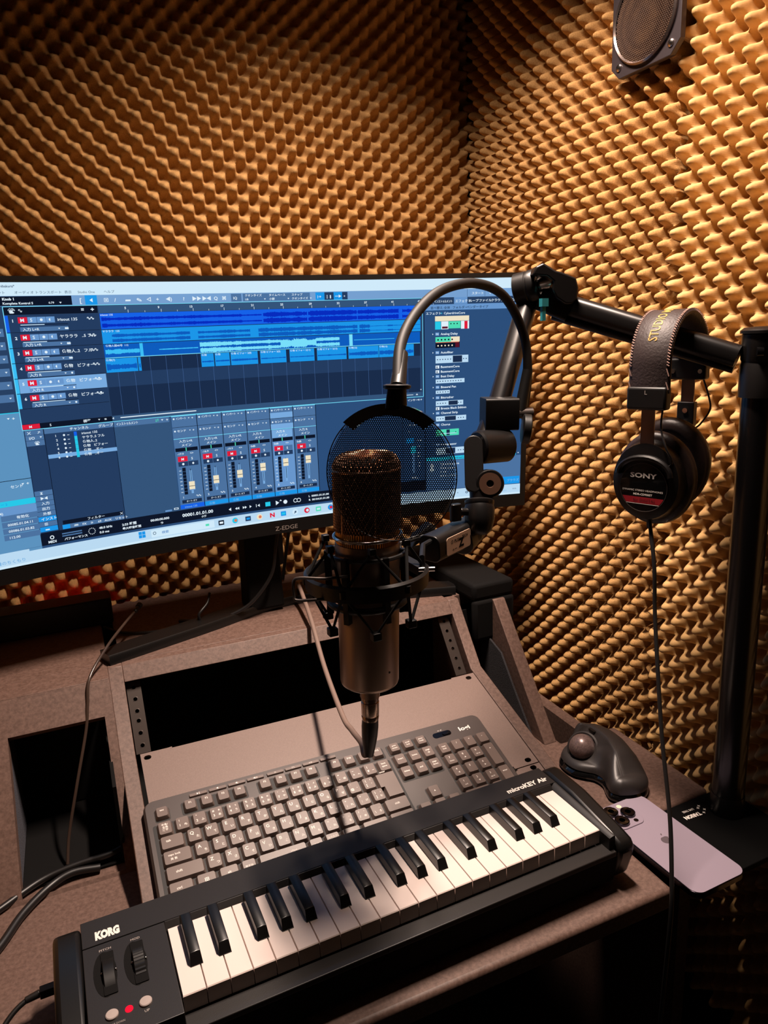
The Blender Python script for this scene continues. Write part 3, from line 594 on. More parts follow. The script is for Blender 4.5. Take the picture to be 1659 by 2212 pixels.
rc(-684, 42.6, -609.5, 47.6, 'blk', 4); tx(-654, 43.6, 2.7, 'フィルター'); tx(-613.5, 43.6, 2.8, '✕'); rc(-685, 36.4, -609, 42, 'mid', 3); rc(-685, 36.4, -676, 42, 'cy', 4)
for u, s in ((-671, '⌨'), (-661, 'FX'), (-651, '∋'), (-642, '69'), (-634, 'AUX'), (-620, 'リセット')): tx(u, 37.6, 2.6, s)
rc(-555, 37, -546, 39.2, 'lite', 4); rc(-543, 38, -537, 40.6, 'txt', 4); rc(-542, 38.6, -538, 40, 'pan', 5)
rc(-534, 36, -160, 165, 'bg', 1)
FDR = [74, 78, 81.5, 87.5, 90.5, 91.5]; DB = ['-17.9', '-16.9', '-19.9', '0dB', '0dB', '0dB']
for i in range(6):
    a = -534 + i * 34; b = a + 33; c = 'lite' if i == 4 else 'mid'
    rc(a, 37, b, 164.6, 'mid', 2); rc(a, 149.6, b, 157.6, 'sel' if i == 4 else 'mid', 3); rc(a, 134.6, b, 141.6, 'sel' if i == 4 else 'mid', 3); line(a, b, 149.6, 'blk', .5); line(a, b, 134.2, 'cyl', .7, 5); line(a, b, 164.6, 'cyl', .8, 5); vline(b + .5, 37, 164.6, 'blk', .9, 6)
    dot(a + 3, 161, 1.2); tx(a + 6, 159.8, 2.5, 'インサート', w=13); tri(a + 23, 161, 1.1, 'd'); tx(a + 26.5, 159.4, 3, '+'); dot(a + 3, 144.5, 1.2); tx(a + 6, 143.3, 2.5, 'センド'); tri(a + 23, 144.6, 1.1, 'd'); tx(a + 26.5, 143, 3, '+')
    rc(a + 1, 122, b - 2, 133.4, c if i != 4 else 'sel', 4); rc(a + 1.4, 36 + 5, b - 1, 116.4, c, 3); tx(a + 7, 129, 2.8, '入力 ' + ('L+R' if i < 3 else 'R')); tx(a + 10, 123.6, 2.8, 'メイン'); rc(a + 1, 116.8, b - 2, 121.6, 'blk', 4); rc(a + 14.8, 116.8, a + 16, 121.6, 'grn', 5)
    tx(a + 3, 112.2, 2.6, DB[i]); tx(a + 20, 112.2, 2.6, '<>'); rc(a + 3, 103, a + 16, 110, 'red', 5); tx(a + 7.6, 104.6, 3.2, 'M', l=7); rc(a + 16.6, 103, b - 3, 110, 'mid', 5); tx(a + 21, 104.6, 3.2, 'S', l=7)
    rc(a + 3, 96.4, a + 16, 102.6, 'dk2', 5); dot(a + 9.5, 99.5, 1.6, l=7); rc(a + 16.6, 96.4, b - 3, 102.6, 'dk2', 5); dot(a + 23, 99.5, 1.4, l=7)
    rc(a + 7.4, 57, a + 12, 94.4, 'blk', 5)
    for k in range(7): line(a + 3, a + 6, 90.6 - k * 5, 'txt', .7, 6); line(a + 7.4, a + 12, 89 - k * 4.6, 'mid', .4, 6)
    rc(a + 17, 57.6, a + 20, 90, 'sel', 4); vline(a + 18.5, 62, 92, 'blk', .7, 5); f = FDR[i] - 6; rc(a + 14.6, f - 6, a + 22.4, f + 6.4, 'cream', 6); line(a + 14.6, a + 22.4, f, 'blk', .7, 7); rc(a + 14.6, f - 6, a + 22.4, f - 4.6, 'lite', 7)
    tx(a + 5, 52, 2.7, str(i + 1)); tx(a + 23, 52, 3, '∿∿', b=.03, w=6.5); rc(a + 3, 45, b - 3, 49.6, 'dark', 5); tx(a + 9, 46.2, 2.2, 'オート: オフ', l=7, w=14); rc(a, 37.4, b, 43.2, 'blue' if i == 0 else 'cy', 5); tx(a + 6, 38.6, 2.4, 'irisout 135' if i == 0 else '偽物', 'teb', l=7)
# main channel at the right of the mixer
rc(-196, 36, -160.4, 165, 'bg', 2); vline(-196, 36, 165, 'blk', .5); vline(-159.4, 20, 308, 'blk', 1.2, 6); dot(-190, 160.8, 1.2); tx(-187, 159.6, 2.6, 'インサート'); tri(-170, 161, 1.2, 'd'); tx(-166.4, 159.6, 3.2, '+')
tx(-188, 122, 2.6, '-Inf  -Inf'); tx(-188, 112, 2.6, '<>'); rc(-190, 96, -178, 103, 'cy', 4); dot(-172, 99.5, 1.3); dot(-167, 99.5, 1.3); rc(-181, 48, -177, 92, 'lite', 4); rc(-183, 80, -175, 90, 'teal', 5)
for k in range(8): line(-172, -168, 90 - k * 5.2, 'txt', .7, 5)
tx(-183, 39.6, 2.9, 'メイン')
# transport
rc(-712, 19.6, -160, 36, 'blk', 4); rc(-797, 19.6, -731, 36, 'side', 3)
for u, v, h, s in ((-704, 21.6, 3, 'MIDI'), (-685, 22, 2.5, 'パフォーマンス'), (-642, 28.6, 2.8, '48.0 kHz'), (-642, 22.6, 2.8, '0.0 ms'), (-613, 27.4, 2.9, '2:33 時間'), (-613, 22.2, 2.5, '最大録音時間'), (-576, 26.8, 3.0, '00:00:00.000'), (-563, 21.6, 2.2, '秒'), (-533, 26.2, 4.3, '00001.01.01.00'), (-507, 21.6, 2.2, '小節'), (-348, 29.2, 2.7, 'L  00001.01.01.00'), (-348, 23.6, 2.7, 'R  00104.01.01.00')):
    tx(u, v, h, s, b=.03, l=7)
rc(-687, 27, -663, 28.6, 'mid', 6); rc(-687, 30, -663, 31.6, 'mid', 6); dot(-699, 28.6, 2.6, l=6); dot(-699, 28.6, 1.5, 'blk', 7)
for k in range(12): dot(-651 + 4 * math.cos(k * .5236), 27.6 + 4 * math.sin(k * .5236), .6, l=6, n=6)
tri(-466, 26.8, 2.4, 'l', l=6); tri(-457, 26.8, 2.0, 'l', l=6); tri(-454, 26.8, 2.0, 'l', l=6); tri(-446, 26.8, 2.0, 'r', l=6); tri(-443, 26.8, 2.0, 'r', l=6); tri(-436, 26.8, 2.0, 'r', l=6); tri(-424, 26.8, 2.2, 'l', l=6); rc(-428, 24.6, -427.2, 29, 'txt', 6)
rc(-414, 23.6, -406.6, 30, 'teal', 6); tri(-396, 26.8, 3.4, 'r', l=6); dot(-384, 26.8, 3.0, l=6, n=18)
for dx in (-2.6, 2.6): dot(-366 + dx, 26.8, 3.2, l=6, n=18); dot(-366 + dx, 26.8, 2.3, 'blk', 7, 18)
tri(-391, 30, 1.8, 'u', l=9)
# browser on the right
rc(-158, 17, 0.5, 308.6, 'bg', 2); rc(-158, 299, 0.5, 308.6, 'hdr', 3); rc(-112, 299, -91, 308.6, 'lite', 4); rc(-158, 290.6, 0.5, 298.8, 'lite', 3)
for u, s in ((-143, 'インストゥルメント'), (-110, 'エフェクト'), (-88, 'ループ'), (-72, 'ファイル'), (-53, 'クラウド'), (-35, 'ショップ'), (-18, 'プール')): tx(u, 301.4, 3.1, s, w={'インストゥルメント': 28}.get(s))
for u, s in ((-149, '並べ替え:'), (-128, '全体'), (-114, 'フォルダー'), (-92, 'ベンダー'), (-72, 'タイプ')): tx(u, 292.4, 3, s, 'hdr')
tx(-156, 284.6, 3, 'エフェクト'); tx(-133, 284.6, 3, '>', 'teal'); tx(-128, 284.6, 3.1, 'CyberdriveCore')
rc(-142, 274.8, -88, 282, 'cream', 4); rc(-142, 263, -133, 274.4, 'teal', 4); rc(-132.4, 263, -121, 274.4, 'txt', 4); rc(-120.6, 264, -101.6, 274.2, 'grn', 4); rc(-101, 263, -88, 274.4, 'txt', 4); rc(-95.5, 263, -90.5, 274.2, 'red', 5); rc(-131, 264, -122, 267, 'maroon', 5)
for u in (-117, -112, -107): dot(u, 270.8, 1, 'blk', 6)
for v, s, fx in ((254.8, 'Analog Delay', 1), (227.8, 'Autofilter', 1), (206.6, 'BasementCore', 0), (199.6, 'BasementCore', 0), (192.6, 'Beat Delay', 1), (176.4, 'Binaural Pan', 1), (160.6, 'Bitcrusher', 1), (144, 'Breeze Black Edition', 0), (137, 'Channel Strip', 1), (119, 'Chorus', 1), (88, 'Compressor', 1)):
    tx(-133.4, v, 3.1, s, b=.02); rc(-141.6, v - .6, -135.8, v + 3.8, 'lite' if fx else 'txt', 4); tx(-140.6, v + .4, 2.2, 'FX' if fx else '♟', 'txt' if fx else 'dk2', l=6)
    if fx: tri(-145.6, v + 1.6, 1.1, 'r')
rc(-141.6, 236, -103, 252, 'blk', 4); rc(-141.6, 244.6, -117, 252, 'grn', 5); rc(-117, 244.6, -103, 252, 'cream', 5); rc(-141, 243.6, -104, 244.6, 'org', 6); rc(-110, 236.4, -103.6, 243, 'maroon', 5)
for k in range(5): dot(-137.5 + 5.6 * k, 248, 1.3, 'blk', 7); dot(-137.5 + 5.6 * k, 239.4, 1.2, 'cream', 7)
def dev(u0, u1, v0, v1, s0=None, s1=None):
    rc(u0, v0, u1, v1, 'task', 4)
    if s0: rc(s0, v0 + .6, s1, v1 - .6, 'dark', 5)
    u = u0 + 3
    while u < u1 - 2:
        if not s0 or not s0 - 1 < u < s1 + 1: dot(u, (v0 + v1) / 2, .9, 'dk2', 6, 8)
        u += 4.2
dev(-141.6, -89, 213.6, 224.6, -114, -99); dev(-141.6, -95, 183.6, 189.8); dev(-141.6, -119, 168, 173); dev(-141.6, -97, 149.6, 157, -121, -106); dev(-141.6, -92, 126, 133.6, -127, -109); dev(-141.6, -104, 103, 113, -127, -112); dev(-141.6, -92, 74, 84, -126, -110)
rc(-141.6, 103, -104, 113, 'grn', 5); rc(-138, 106, -108, 107, 'task', 6)
rc(-158, 64.6, -8, 70, 'teal', 4); tx(-120, 65.8, 2.8, 'CyberdriveCore', 'dk2'); tri(-4, 67.6, 1.3, 'd'); rc(-158, 17.5, 0.5, 64, 'mid', 3); tx(-153, 50, 8, '♟'); tx(-136, 56.6, 3, 'CyberdriveCore'); tx(-136, 50.6, 3, 'Studio Audio'); tx(-136, 38, 2.8, 'ペアレンタル'); tx(-136, 44.6, 3, 'VST3')
rc(-54, 17.6, -1, 29.6, 'cy', 4); tx(-22, 21.6, 3.2, 'ブラウズ', 'teb')
# task bar
rc(-797, 0, 0.5, 16.6, 'task', 6); rc(-797, 16.6, -712, 19.8, 'side', 5); rc(-797, 0, -727, 19.4, 'task', 6); rc(-797, 0, 0.5, 3, 'wht', 7); tx(-765, 5.4, 3.4, '曇のちくもり', 'teb', l=8)
for a in (0, 1):
    for b in (0, 1): rc(-593.5 + a * 4.6, 6.4 + b * 4.6, -589.3 + a * 4.6, 10.6 + b * 4.6, 'cy', 8)
rc(-577, 4.4, -490, 14.6, 'wht', 8); dot(-572.6, 10, 2.2, 'ink', 9); dot(-572.6, 10, 1.5, 'wht', 10); tx(-563, 8, 3, '検索', 'lite', l=10)
for u, c, c2 in ((-500, 'teal', 'grn'), (-480, 'blk', 'txt'), (-460, 'teal', 'org'), (-441, 'dk2', 'cy'), (-424, 'cream', 'org'), (-406, 'wht', 'red'), (-388, 'cy', 'teal'), (-370, 'wht', 'ink'), (-352, 'red', 'wht'), (-334, 'grn', 'wht'), (-315, 'cy', 'red')):
    if c2 == 'red' and c == 'wht': tx(u - 2.4, 6.6, 6, 'N', 'red', l=9, b=.05); continue
    if c2 == 'ink': dot(u, 9.6, 4.4, 'wht', 8); tx(u - 2, 7.4, 4, '♫', 'ink', l=9); continue
    if c in ('red', 'cy') and c2 != 'teal' or c2 == 'org': dot(u, 9.6, 4.2, c, 8, 16); dot(u + .8, 9.6, 2.2, c2, 9)
    else: rc(u - 4, 6, u + 4, 13, c, 8); rc(u - 2.4, 8, u + 2.6, 11, c2, 9)
tx(-107, 8, 3, '^', 'ink', l=9); tx(-93, 8, 3.4, '◎', 'ink', l=9); tx(-36, 10, 2.4, '20:13', 'teb', l=9); tx(-40, 5.6, 2.4, '2025/11/11', 'teb', l=9); tx(-12, 8, 3.4, '▭', 'ink', l=9)
mo.part('screen', scr, [UI[k] for k in UIN], smooth=0)
# stand
m = MB(); m.loft([[(205, 515, 122), (262, 515, 122), (262, 565, 122), (205, 565, 122)], [(212, 530, 440), (256, 530, 440), (256, 556, 440), (212, 556, 440)]]); mo.part('stand_column', m, BLKM, bevel=4)
ARC = [(-4, 436), (54, 455), (147, 487), (221, 517), (262, 526), (290, 527), (328, 519), (425, 468), (463, 452), (522, 433)]
ac = sp([(a, b, 0) for a, b in ARC], 5); m = MB(); rings = []
for i, p in enumerate(ac):
    t = (ac[min(i + 1, len(ac) - 1)] - ac[max(i - 1, 0)]).normalized(); nrm = Vector((-t.y, t.x, 0)); e = min(i, len(ac) - 1 - i); w = 34 if e > 1 else 30; q = p + nrm * w
    rings.append([(p.x, p.y, 116), (p.x, p.y, 127), ((p + nrm * 2).x, (p + nrm * 2).y, 130), (q.x, q.y, 130), (q.x, q.y, 116)])
m.loft(rings); mo.part('stand_base', m, KORGD)
m = MB(); m.box(250, 275, 548, 552, 180, 250); mo.part('port_cover', m, BLK)

# ------------------------------------------------------------------ black case on the shelf, power strip, cables
m = MB(); m.box(526, 602, 386, 640, 117, 144); m.box(526, 602, 384, 397, 50, 118); single('equipment_case', m, BLKM, 'low black rounded case on the shelf at the right end behind the monitor', 'case', bevel=6)
ps = Thing('power_strip', 'black power strip with a small red light on the shelf behind the monitor', 'power strip', (-40, 640, 116))
m = MB(); m.rrect(-165, 16, 600, 645, 116, 156, 6); ps.part('housing', m, BLK, bevel=2)
for x in (-66, -20): m = MB(); m.box(x - 5, x + 5, 644, 647, 144, 151); ps.part('indicator_lamp', m, REDG, label='glowing red indicator lamp facing the wall')
def cable(name, pts, r, mt, label, n=10, cat='cable'):
    m = MB(); m.tube(sp(pts, 8), r, n); return single(name, m, mt, label, cat)
cable('power_cable', [(257, 500, 262), (249, 498, 225), (239, 498, 182), (207, 500, 144), (175, 505, 128), (148, 510, 123), (122, 520, 124), (105, 545, 119)], 2.8, CABB, 'thick black cable looping from behind the monitor onto the shelf')
cable('video_cable', [(150, 528, 160), (143, 515, 150), (128, 505, 139), (122, 508, 122), (60, 522, 119), (20, 545, 119), (0, 580, 119)], 2.2, CABB, 'thin black cable curling beside the monitor foot on the shelf')
cable('signal_cable', [(318, 640, 268), (316, 650, 200), (308, 655, 150), (300, 650, 119)], 3.0, CABB, 'straight black cable hanging behind the monitor just left of the microphone')
lc = Thing('plug_cable', 'shiny thin black cable with ribbed plug dropping beside the rack frame', 'cable', (46, 520, 116))
m = MB(); m.tube(sp([(46, 520, 160), (20, 480, 152), (-5, 440, 142), (-31, 400, 122), (-38, 380, 96), (-44, 365, 70), (-62, 335, 20), (-78, 315, -30), (-84, 300, -58)], 8), 1.9, 10); lc.part('cord', m, mat('shiny_cord', (60, 48, 42), 0.2))
m = MB(); m.lathe([(3, 0), (4.2, 1), (4.2, 3), (3.2, 4), (4.2, 5), (4.2, 7), (3, 8), (3, 18), (2.4, 19)], (50, 526, 163), (34, 500, 155), n=16); lc.part('plug', m, CABB)
cable('desk_cable', [(-183, 240, -59), (-150, 262, -59), (-112, 284, -57), (-75, 288, -54), (-40, 286, -52), (-15, 292, -50)], 4.0, CABB, 'upper of two thick black cables crossing the left front of the desk')
cable('desk_cable', [(-175, 170, -59), (-150, 205, -59), (-130, 240, -58), (-104, 268, -57), (-80, 278, -55), (-50, 276, -58)], 4.4, CABB, 'lower of two thick black cables crossing the left front of the desk')

# ------------------------------------------------------------------ trackball mouse
tm = Thing('trackball_mouse', 'grey ergonomic trackball mouse with a pearly ball, on the right side of the desk', 'mouse', (580, 160, -64))
OUT = [(554, 90), (570, 83), (588, 82), (604, 92), (615, 112), (622, 138), (627, 165), (627, 190), (622, 212), (612, 226), (598, 229), (584, 221), (570, 211), (556, 205), (545, 194), (541, 178), (543, 162), (551, 150), (559, 140), (560, 126), (553, 112), (549, 100)]
oo = sp([(a, b, 0) for a, b in OUT + [OUT[0]]], 4)[:-1]
SPN = [(566, 100), (578, 125), (588, 150), (595, 175), (598, 200), (600, 218)]; SPZ = [-34, -17, -13, -15, -20, -28]
def spine(y):
    for k in range(5):
        if y <= SPN[k + 1][1] or k == 4:
            t = min(1, max(0, (y - SPN[k][1]) / (SPN[k + 1][1] - SPN[k][1]))); return (SPN[k][0] + t * (SPN[k + 1][0] - SPN[k][0]), SPN[k][1] + t * (SPN[k + 1][1] - SPN[k][1]), SPZ[k] + t * (SPZ[k + 1] - SPZ[k]))
def mring(t, zb, sc=1.0):
    o = []
    for p in oo:
        s = spine(p.y); side = 1 / (1 + math.exp((p.x - s[0] + 14) / 4.0))        # 1 on the thumb side
        side *= 1 / (1 + math.exp((128 - p.y) / 7.0)); a = t * math.pi / 2
        fr, gr = math.cos(a) ** 0.8, math.sin(a); fl, gl = 1 - t, 0.16 * min(1, t * 6) + 0.84 * max(0, (t - .25) / .75) ** 1.5
        f, g = fr * (1 - side) + fl * side, gr * (1 - side) + gl * side
        o.append((s[0] + (p.x - s[0]) * f * sc, s[1] + (p.y - s[1]) * f * sc, zb + (s[2] - zb) * g))
    return o
m = MB(); m.loft([mring(t, -50 if t > 0 else -52) for t in (0, .04, .1, .18, .27, .36, .46, .56, .66, .76, .86, .94, .99)]); body = tm.part('shell', m, MOUSE, smooth=70)
m = MB(); m.loft([[(p[0], p[1], -64) for p in mring(0, 0, 0.96)], [(p[0] - 2, p[1] - 1, -60) for p in mring(0, 0, 1.04)], [(p[0] - 2, p[1] - 1, -57) for p in mring(0, 0, 1.03)], [(p[0], p[1], -52) for p in mring(0, 0, 0.9)]]); tm.part('base', m, GLOSS, smooth=50)
m = MB(); m.ball((566, 176, -33), 17.5, n=40); tm.part('trackball', m, BALL)
m = MB(); m.lathe([(19.5, 0), (21.5, 1.5), (19.0, 3.0), (18.2, 1)], (568.5, 177.5, -34.5), (556, 172, -22), n=40, cap=(0, 0)); tm.part('ball_socket', m, MOUSE)
m = MB(); m.rrect(588, 592, 178, 190, -21, -17.6, 1.4); tm.part('side_button', m, BLK)
m = MB(); m.text('logi', 3.0, lambda X, Y: (609 + X * .35, 178 - X * .9 + Y * .3, -21.8 - X * .1), bold=.02); tm.part('logo', m, GREYP)

# ------------------------------------------------------------------ phone
PR = Rz(0.0071); ph = Thing('smartphone', 'lilac smartphone lying face down beside the mini keyboard, three camera lenses up', 'phone', (507.3, 85.7, -63.8), PR)
m = MB(); m.rrect(0, 76.3, -158, 0, 0.6, 7.3, 12, n=8); ph.part('frame', m, PHONEF, world=False, bevel=0.5)
m = MB(); m.rrect(0.8, 75.5, -157.2, -0.8, 7.2, 7.9, 11.4, n=8); ph.part('back_glass', m, PHONEM, world=False)
m = MB(); m.rrect(1, 75.3, -157, -1, 0, 0.7, 11, n=8); ph.part('screen_glass', m, GLOSS, world=False)
m = MB(); m.rrect(3.5, 43.5, -45, -3.5, 7.8, 9.2, 9, n=8); pl = ph.part('camera_plateau', m, PHONEM, world=False, bevel=0.4)
for x, y in ((15, -14.5), (32.5, -24.5), (15, -33.5)):
    m = MB(); m.lathe([(8.6, 0), (8.8, 0.6), (8.8, 3.2), (8.2, 3.6), (7.6, 3.3)], (x, y, 9), (x, y, 20), n=36); r_ = ph.part('camera_lens', m, PHONEF, world=False)
    m = MB(); m.lathe([(7.7, 0), (7.6, 0.2), (3.6, 0.2), (3.4, -1.2), (0.1, -1.2)], (x, y, 12.3), (x, y, 20), n=30, cap=(1, 0)); q = ph.part('lens_glass', m, LENS, world=False, parent=r_)
m = MB(); m.lathe([(3.2, 0), (3.2, .4), (0.1, .5)], (32.5, -9.5, 9.1), (32.5, -9.5, 20), n=24); ph.part('flash', m, mat('flash_lens', (240, 226, 196), 0.3), world=False)
m = MB(); m.lathe([(2.9, 0), (2.9, .4), (0.1, .5)], (32.5, -38.5, 9.1), (32.5, -38.5, 20), n=24); ph.part('depth_sensor', m, LENS, world=False)
m = MB(); c = []
for k in range(40):     # fruit mark: two lobes with a bite
    a = 2 * math.pi * k / 40; r = 6.4 * (1 + 0.06 * math.cos(2 * a)) * (1 - 0.10 * math.exp(-((a - math.pi / 2) / .3) ** 2)) * (1 - 0.06 * math.exp(-((a - 3 * math.pi / 2) / .25) ** 2))
    x, y = r * math.cos(a) * .95, r * math.sin(a)
    d = math.hypot(x - 8.0, y - .6)
    if d < 3.6: x, y = 8.0 + (x - 8.0) / max(d, .1) * 3.6, .6 + (y - .6) / max(d, .1) * 3.6
    c.append((38.5 + x, -80 + y, 7.95))
m.add(c, [tuple(range(len(c)))]); lf = [(38.5 + 0.4 + 3.0 * math.sin(t) , -80 + 8.0 + 3.6 * t / math.pi * 1.0 + .2, 7.95) for t in [math.pi * k / 8 for k in range(9)]]
lf2 = [(38.5 + 0.6 + 3.2 * t / math.pi - 1.2 * math.sin(t), -80 + 8 + 3.8 * t / math.pi, 7.95) for t in [math.pi * k / 8 for k in range(8, -1, -1)]]
m.add([(38.5 + .4, -72, 7.95), (40.6, -71.2, 7.95), (41.6, -68.6, 7.95), (39.4, -69.4, 7.95)], [(0, 1, 2, 3)])
ph.part('logo', m, mat('phone_mark', (150, 140, 152), 0.15, metal=0.7), world=False)

# ------------------------------------------------------------------ boom arm on its pole
ba = Thing('boom_arm', 'black microphone boom arm on a thick vertical pole at the right', 'microphone arm', (662, 20, -64))  # arm, mount, microphone and headphone coordinates: image pixels projected to estimated depths
m = MB(); m.rrect(520, 697, -60, 55, -72, -64.5, 6); base = ba.part('base_plate', m, mat('base_black', (4, 4, 4), 0.8, spec=.08), bevel=1)
def tar(x, y): return lambda X, Y: (x - X * .995 + Y * .1 * 0, y - Y + X * .06, -64.3)
m = MB(); m.text('TARION', 5.4, tar(628.5, 32.5), bold=.05, width=25); m.text('LIVE TREE', 3.2, tar(627, 41.5), bold=0, width=17)
for x, y in ((633.5, 38.5), (638.5, 33), (633.0, 29), (637.5, 41)):
    m.add([(x, y + 2.6, -64.3), (x + .6, y + .6, -64.3), (x + 2.6, y, -64.3), (x + .6, y - .6, -64.3), (x, y - 2.6, -64.3), (x - .6, y - .6, -64.3), (x - 2.6, y, -64.3), (x - .6, y + .6, -64.3)], [tuple(range(8))])
ba.part('base_print', m, WHITE, parent=base)
m = MB(); m.cyl((662, 20, -64), (662, 20, 470), 18.5, n=40); m.cyl((662, 20, -64), (662, 20, -40), 21, 19, n=40); ba.part('pole', m, POLE)
m = MB(); m.lathe([(22, 0), (22, 34), (21, 36), (21, 38), (22, 40), (22, 66), (20, 68)], (662, 20, 444), (662, 20, 600), n=40); m.lathe([(24, 0), (24, 3), (20, 6), (8, 7)], (662, 20, 511), (662, 20, 600), n=40); ba.part('pole_collar', m, ARM)
m = MB(); m.cyl((641, 12, 492), (646, 8, 492), 5, n=20); ba.part('collar_bolt', m, GLOSS)
def beam(mb, a, b, w, h, mi=0, rad=5):
    a, b = Vector(a), Vector(b); t = (b - a).normalized(); s = t.cross(Vector((0, 0, 1))).normalized(); u = s.cross(t)
    def ring(p):
        o = []
        for cx, cy, a0 in ((w / 2 - rad, h / 2 - rad, 0), (-w / 2 + rad, h / 2 - rad, 90), (-w / 2 + rad, -h / 2 + rad, 180), (w / 2 - rad, -h / 2 + rad, 270)):
            for k in range(5):
                an = math.radians(a0 + 22.5 * k); o.append(p + s * (cx + rad * math.cos(an)) + u * (cy + rad * math.sin(an)))
        return o
    mb.loft([ring(a), ring(b)], mi=mi)
m = MB(); beam(m, (540, 212, 556), (644, 36, 487), 22, 25, rad=9); ba.part('upper_arm', m, ARM)
m = MB(); m.tube([(536, 214, 540), (643, 40, 474)], 5, 12); ba.part('upper_spring_cover', m, BLK)
m = MB(); m.lathe([(15, 0), (20, 2), (20, 16), (19.2, 17), (19.2, 18), (20, 19), (20, 28), (19, 30), (11, 30), (10, 26)], (500, 241, 571), (520, 215, 577), n=44); jt = ba.part('elbow_joint', m, ARM)
m = MB(); m.cyl((517, 219, 576), (532, 199, 580), 8.5, n=28); m.lathe([(13.5, 0), (14.5, 0.8), (13.5, 1.6)], (515.5, 220.5, 575.7), (530, 202, 580), n=36, cap=(0, 0)); ba.part('elbow_hub', m, CHROME, parent=jt, label='metal ring of the elbow')
LO, LU, LN = Vector((512, 205, 573)), Vector((.908, -.419, 0)), Vector((-.419, -.908, 0))
LV = [(-14, 13), (-10, 22), (-1, 26), (13, 17), (20, 15), (37, 8), (40, -3), (39, -15), (33, -21), (25, -21), (14, -13), (9, -4), (11, 5), (3, 11)]
m = MB(); m.loft([[LO + LU * u + Vector((0, 0, v)) + LN * n_ for u, v in LV] for n_ in (-9, 14)]); ba.part('lock_lever', m, ARM, bevel=2)
m = MB(); beam(m, (522, 220, 562), (548, 196, 546), 24, 30, rad=5); ba.part('elbow_bracket', m, ARM)
m = MB(); m.box(497, 506, 184, 190, 550, 559); m.box(498, 503, 185, 189, 534, 550); ba.part('cable_tie', m, TEAL, label='teal cable tie')
m = MB(); beam(m, (512, 232, 560), (424, 182, 412), 24, 24, rad=10); ba.part('lower_arm', m, mat('arm_satin', (18, 17, 19), 0.32, spec=.6))
m = MB(); m.tube([(428, 184, 418), (412, 176, 398)], 15, 20); ba.part('arm_end_cap', m, ARM)
m = MB(); m.lathe([(16, 0), (18, 2), (18, 40), (16, 42)], (374, 133, 404), (416, 137, 402), n=36); ba.part('tilt_joint', m, ARM, size=1.05, move=(2.0, 26.0, -26.0))  # tilt joint through ball head knob scaled about the camera by size and move
m = MB(); v_a, v_b = Vector((368, 138, 404)), Vector((360, 122, 368))
rr_ = []
for off in (-9, 9):
    ring = []
    for k in range(24):
        a = 2 * math.pi * k / 24; cy = 20 if math.sin(a) > 0 else -20
        ring.append(Vector((367, 128, 387)) + Vector((.85, -.45, 0)) * 10.5 * math.cos(a) + Vector((.18, .30, .93)) * (cy + 10.5 * math.sin(a)) + Vector((.5, .82, -.3)) * off)
    rr_.append(ring)
m.loft(rr_); ba.part('swivel_plate', m, ARM, bevel=1, size=1.05, move=(2.0, 26.0, -26.0))
m = MB(); m.lathe([(14, 0), (15, 1.5), (15, 26), (13, 28)], (373, 106, 369), (386, 133, 364), n=36); kn = ba.part('tilt_knob', m, ARM, size=1.05, move=(2.0, 26.0, -26.0))
m = MB(); m.lathe([(11.5, -.2), (11.5, .4), (4, .4), (3.4, -1.5), (.1, -1.5)], (372.6, 105.4, 369.2), (360, 78, 374), n=6 * 6, cap=(0, 1)); ba.part('bolt_disc', m, mat('warm_bolt', (150, 112, 92), .4, metal=.7), parent=kn, label='brown metal bolt disc', size=1.05, move=(2.0, 26.0, -26.0))
m = MB(); m.cyl((367, 121, 372), (364, 115, 350), 9, n=24); ba.part('stem', m, ARM, size=1.05, move=(2.0, 26.0, -26.0))
m = MB(); m.lathe([(13, 0), (15.5, 1.5), (15.5, 5), (15, 6), (16, 10), (15.5, 22), (12.5, 33), (8, 37)], (364.5, 114, 352), (356, 100, 313), n=40); ba.part('ball_head', m, ARM, size=1.05, move=(2.0, 26.0, -26.0))
m = MB(); m.rrect(327, 339, 106, 114, 334, 352, 3); m.cyl((338, 110, 343), (352, 110, 341), 4, n=14); ba.part('ball_head_knob', m, ARM, bevel=1, size=1.05, move=(2.0, 26.0, -26.0))

# ------------------------------------------------------------------ shock mount
sm = Thing('shock_mount', 'black round shock mount with elastic cords holding the microphone', 'shock mount', (200, 41, 280), size=1.1125, move=(4.4, 58.4, -58.4))  # mount, microphone, plug and pop filter scaled about the camera via size and move
MC = Vector((201, 41, 0)); MA0, MA1 = Vector((198.5, 42, 215)), Vector((204.7, 40, 436))
m = MB(); n = 64
def ringpts(c, r, ang0, ang1, n): return [Vector((c[0] + r * math.cos(math.radians(ang0 + (ang1 - ang0) * k / n)), c[1] + r * math.sin(math.radians(ang0 + (ang1 - ang0) * k / n)), c[2])) for k in range(n + 1)]
rp_ = ringpts((200, 41, 318), 53, 28, 342, 60)
m.loft([[p + Vector((0, 0, -7)) + (p - Vector((200, 41, 318))).normalized() * -1.6, p + Vector((0, 0, -7)) + (p - Vector((200, 41, 318))).normalized() * 1.6, p + Vector((0, 0, 5)) + (p - Vector((200, 41, 318))).normalized() * 2.4, p + Vector((0, 0, 7)), p + Vector((0, 0, 5)) + (p - Vector((200, 41, 318))).normalized() * -1.6] for p in rp_])
ring_o = sm.part('outer_ring', m, BLK)
m = MB(); m.tube(ringpts((200, 41, 296), 33.5, 0, 360, 40), 3.2, 10); sm.part('inner_ring', m, BLK)
m = MB(); m.tube(ringpts((202, 41, 340), 34, 20, 330, 40), 2.0, 8); sm.part('inner_ring', m, BLK)
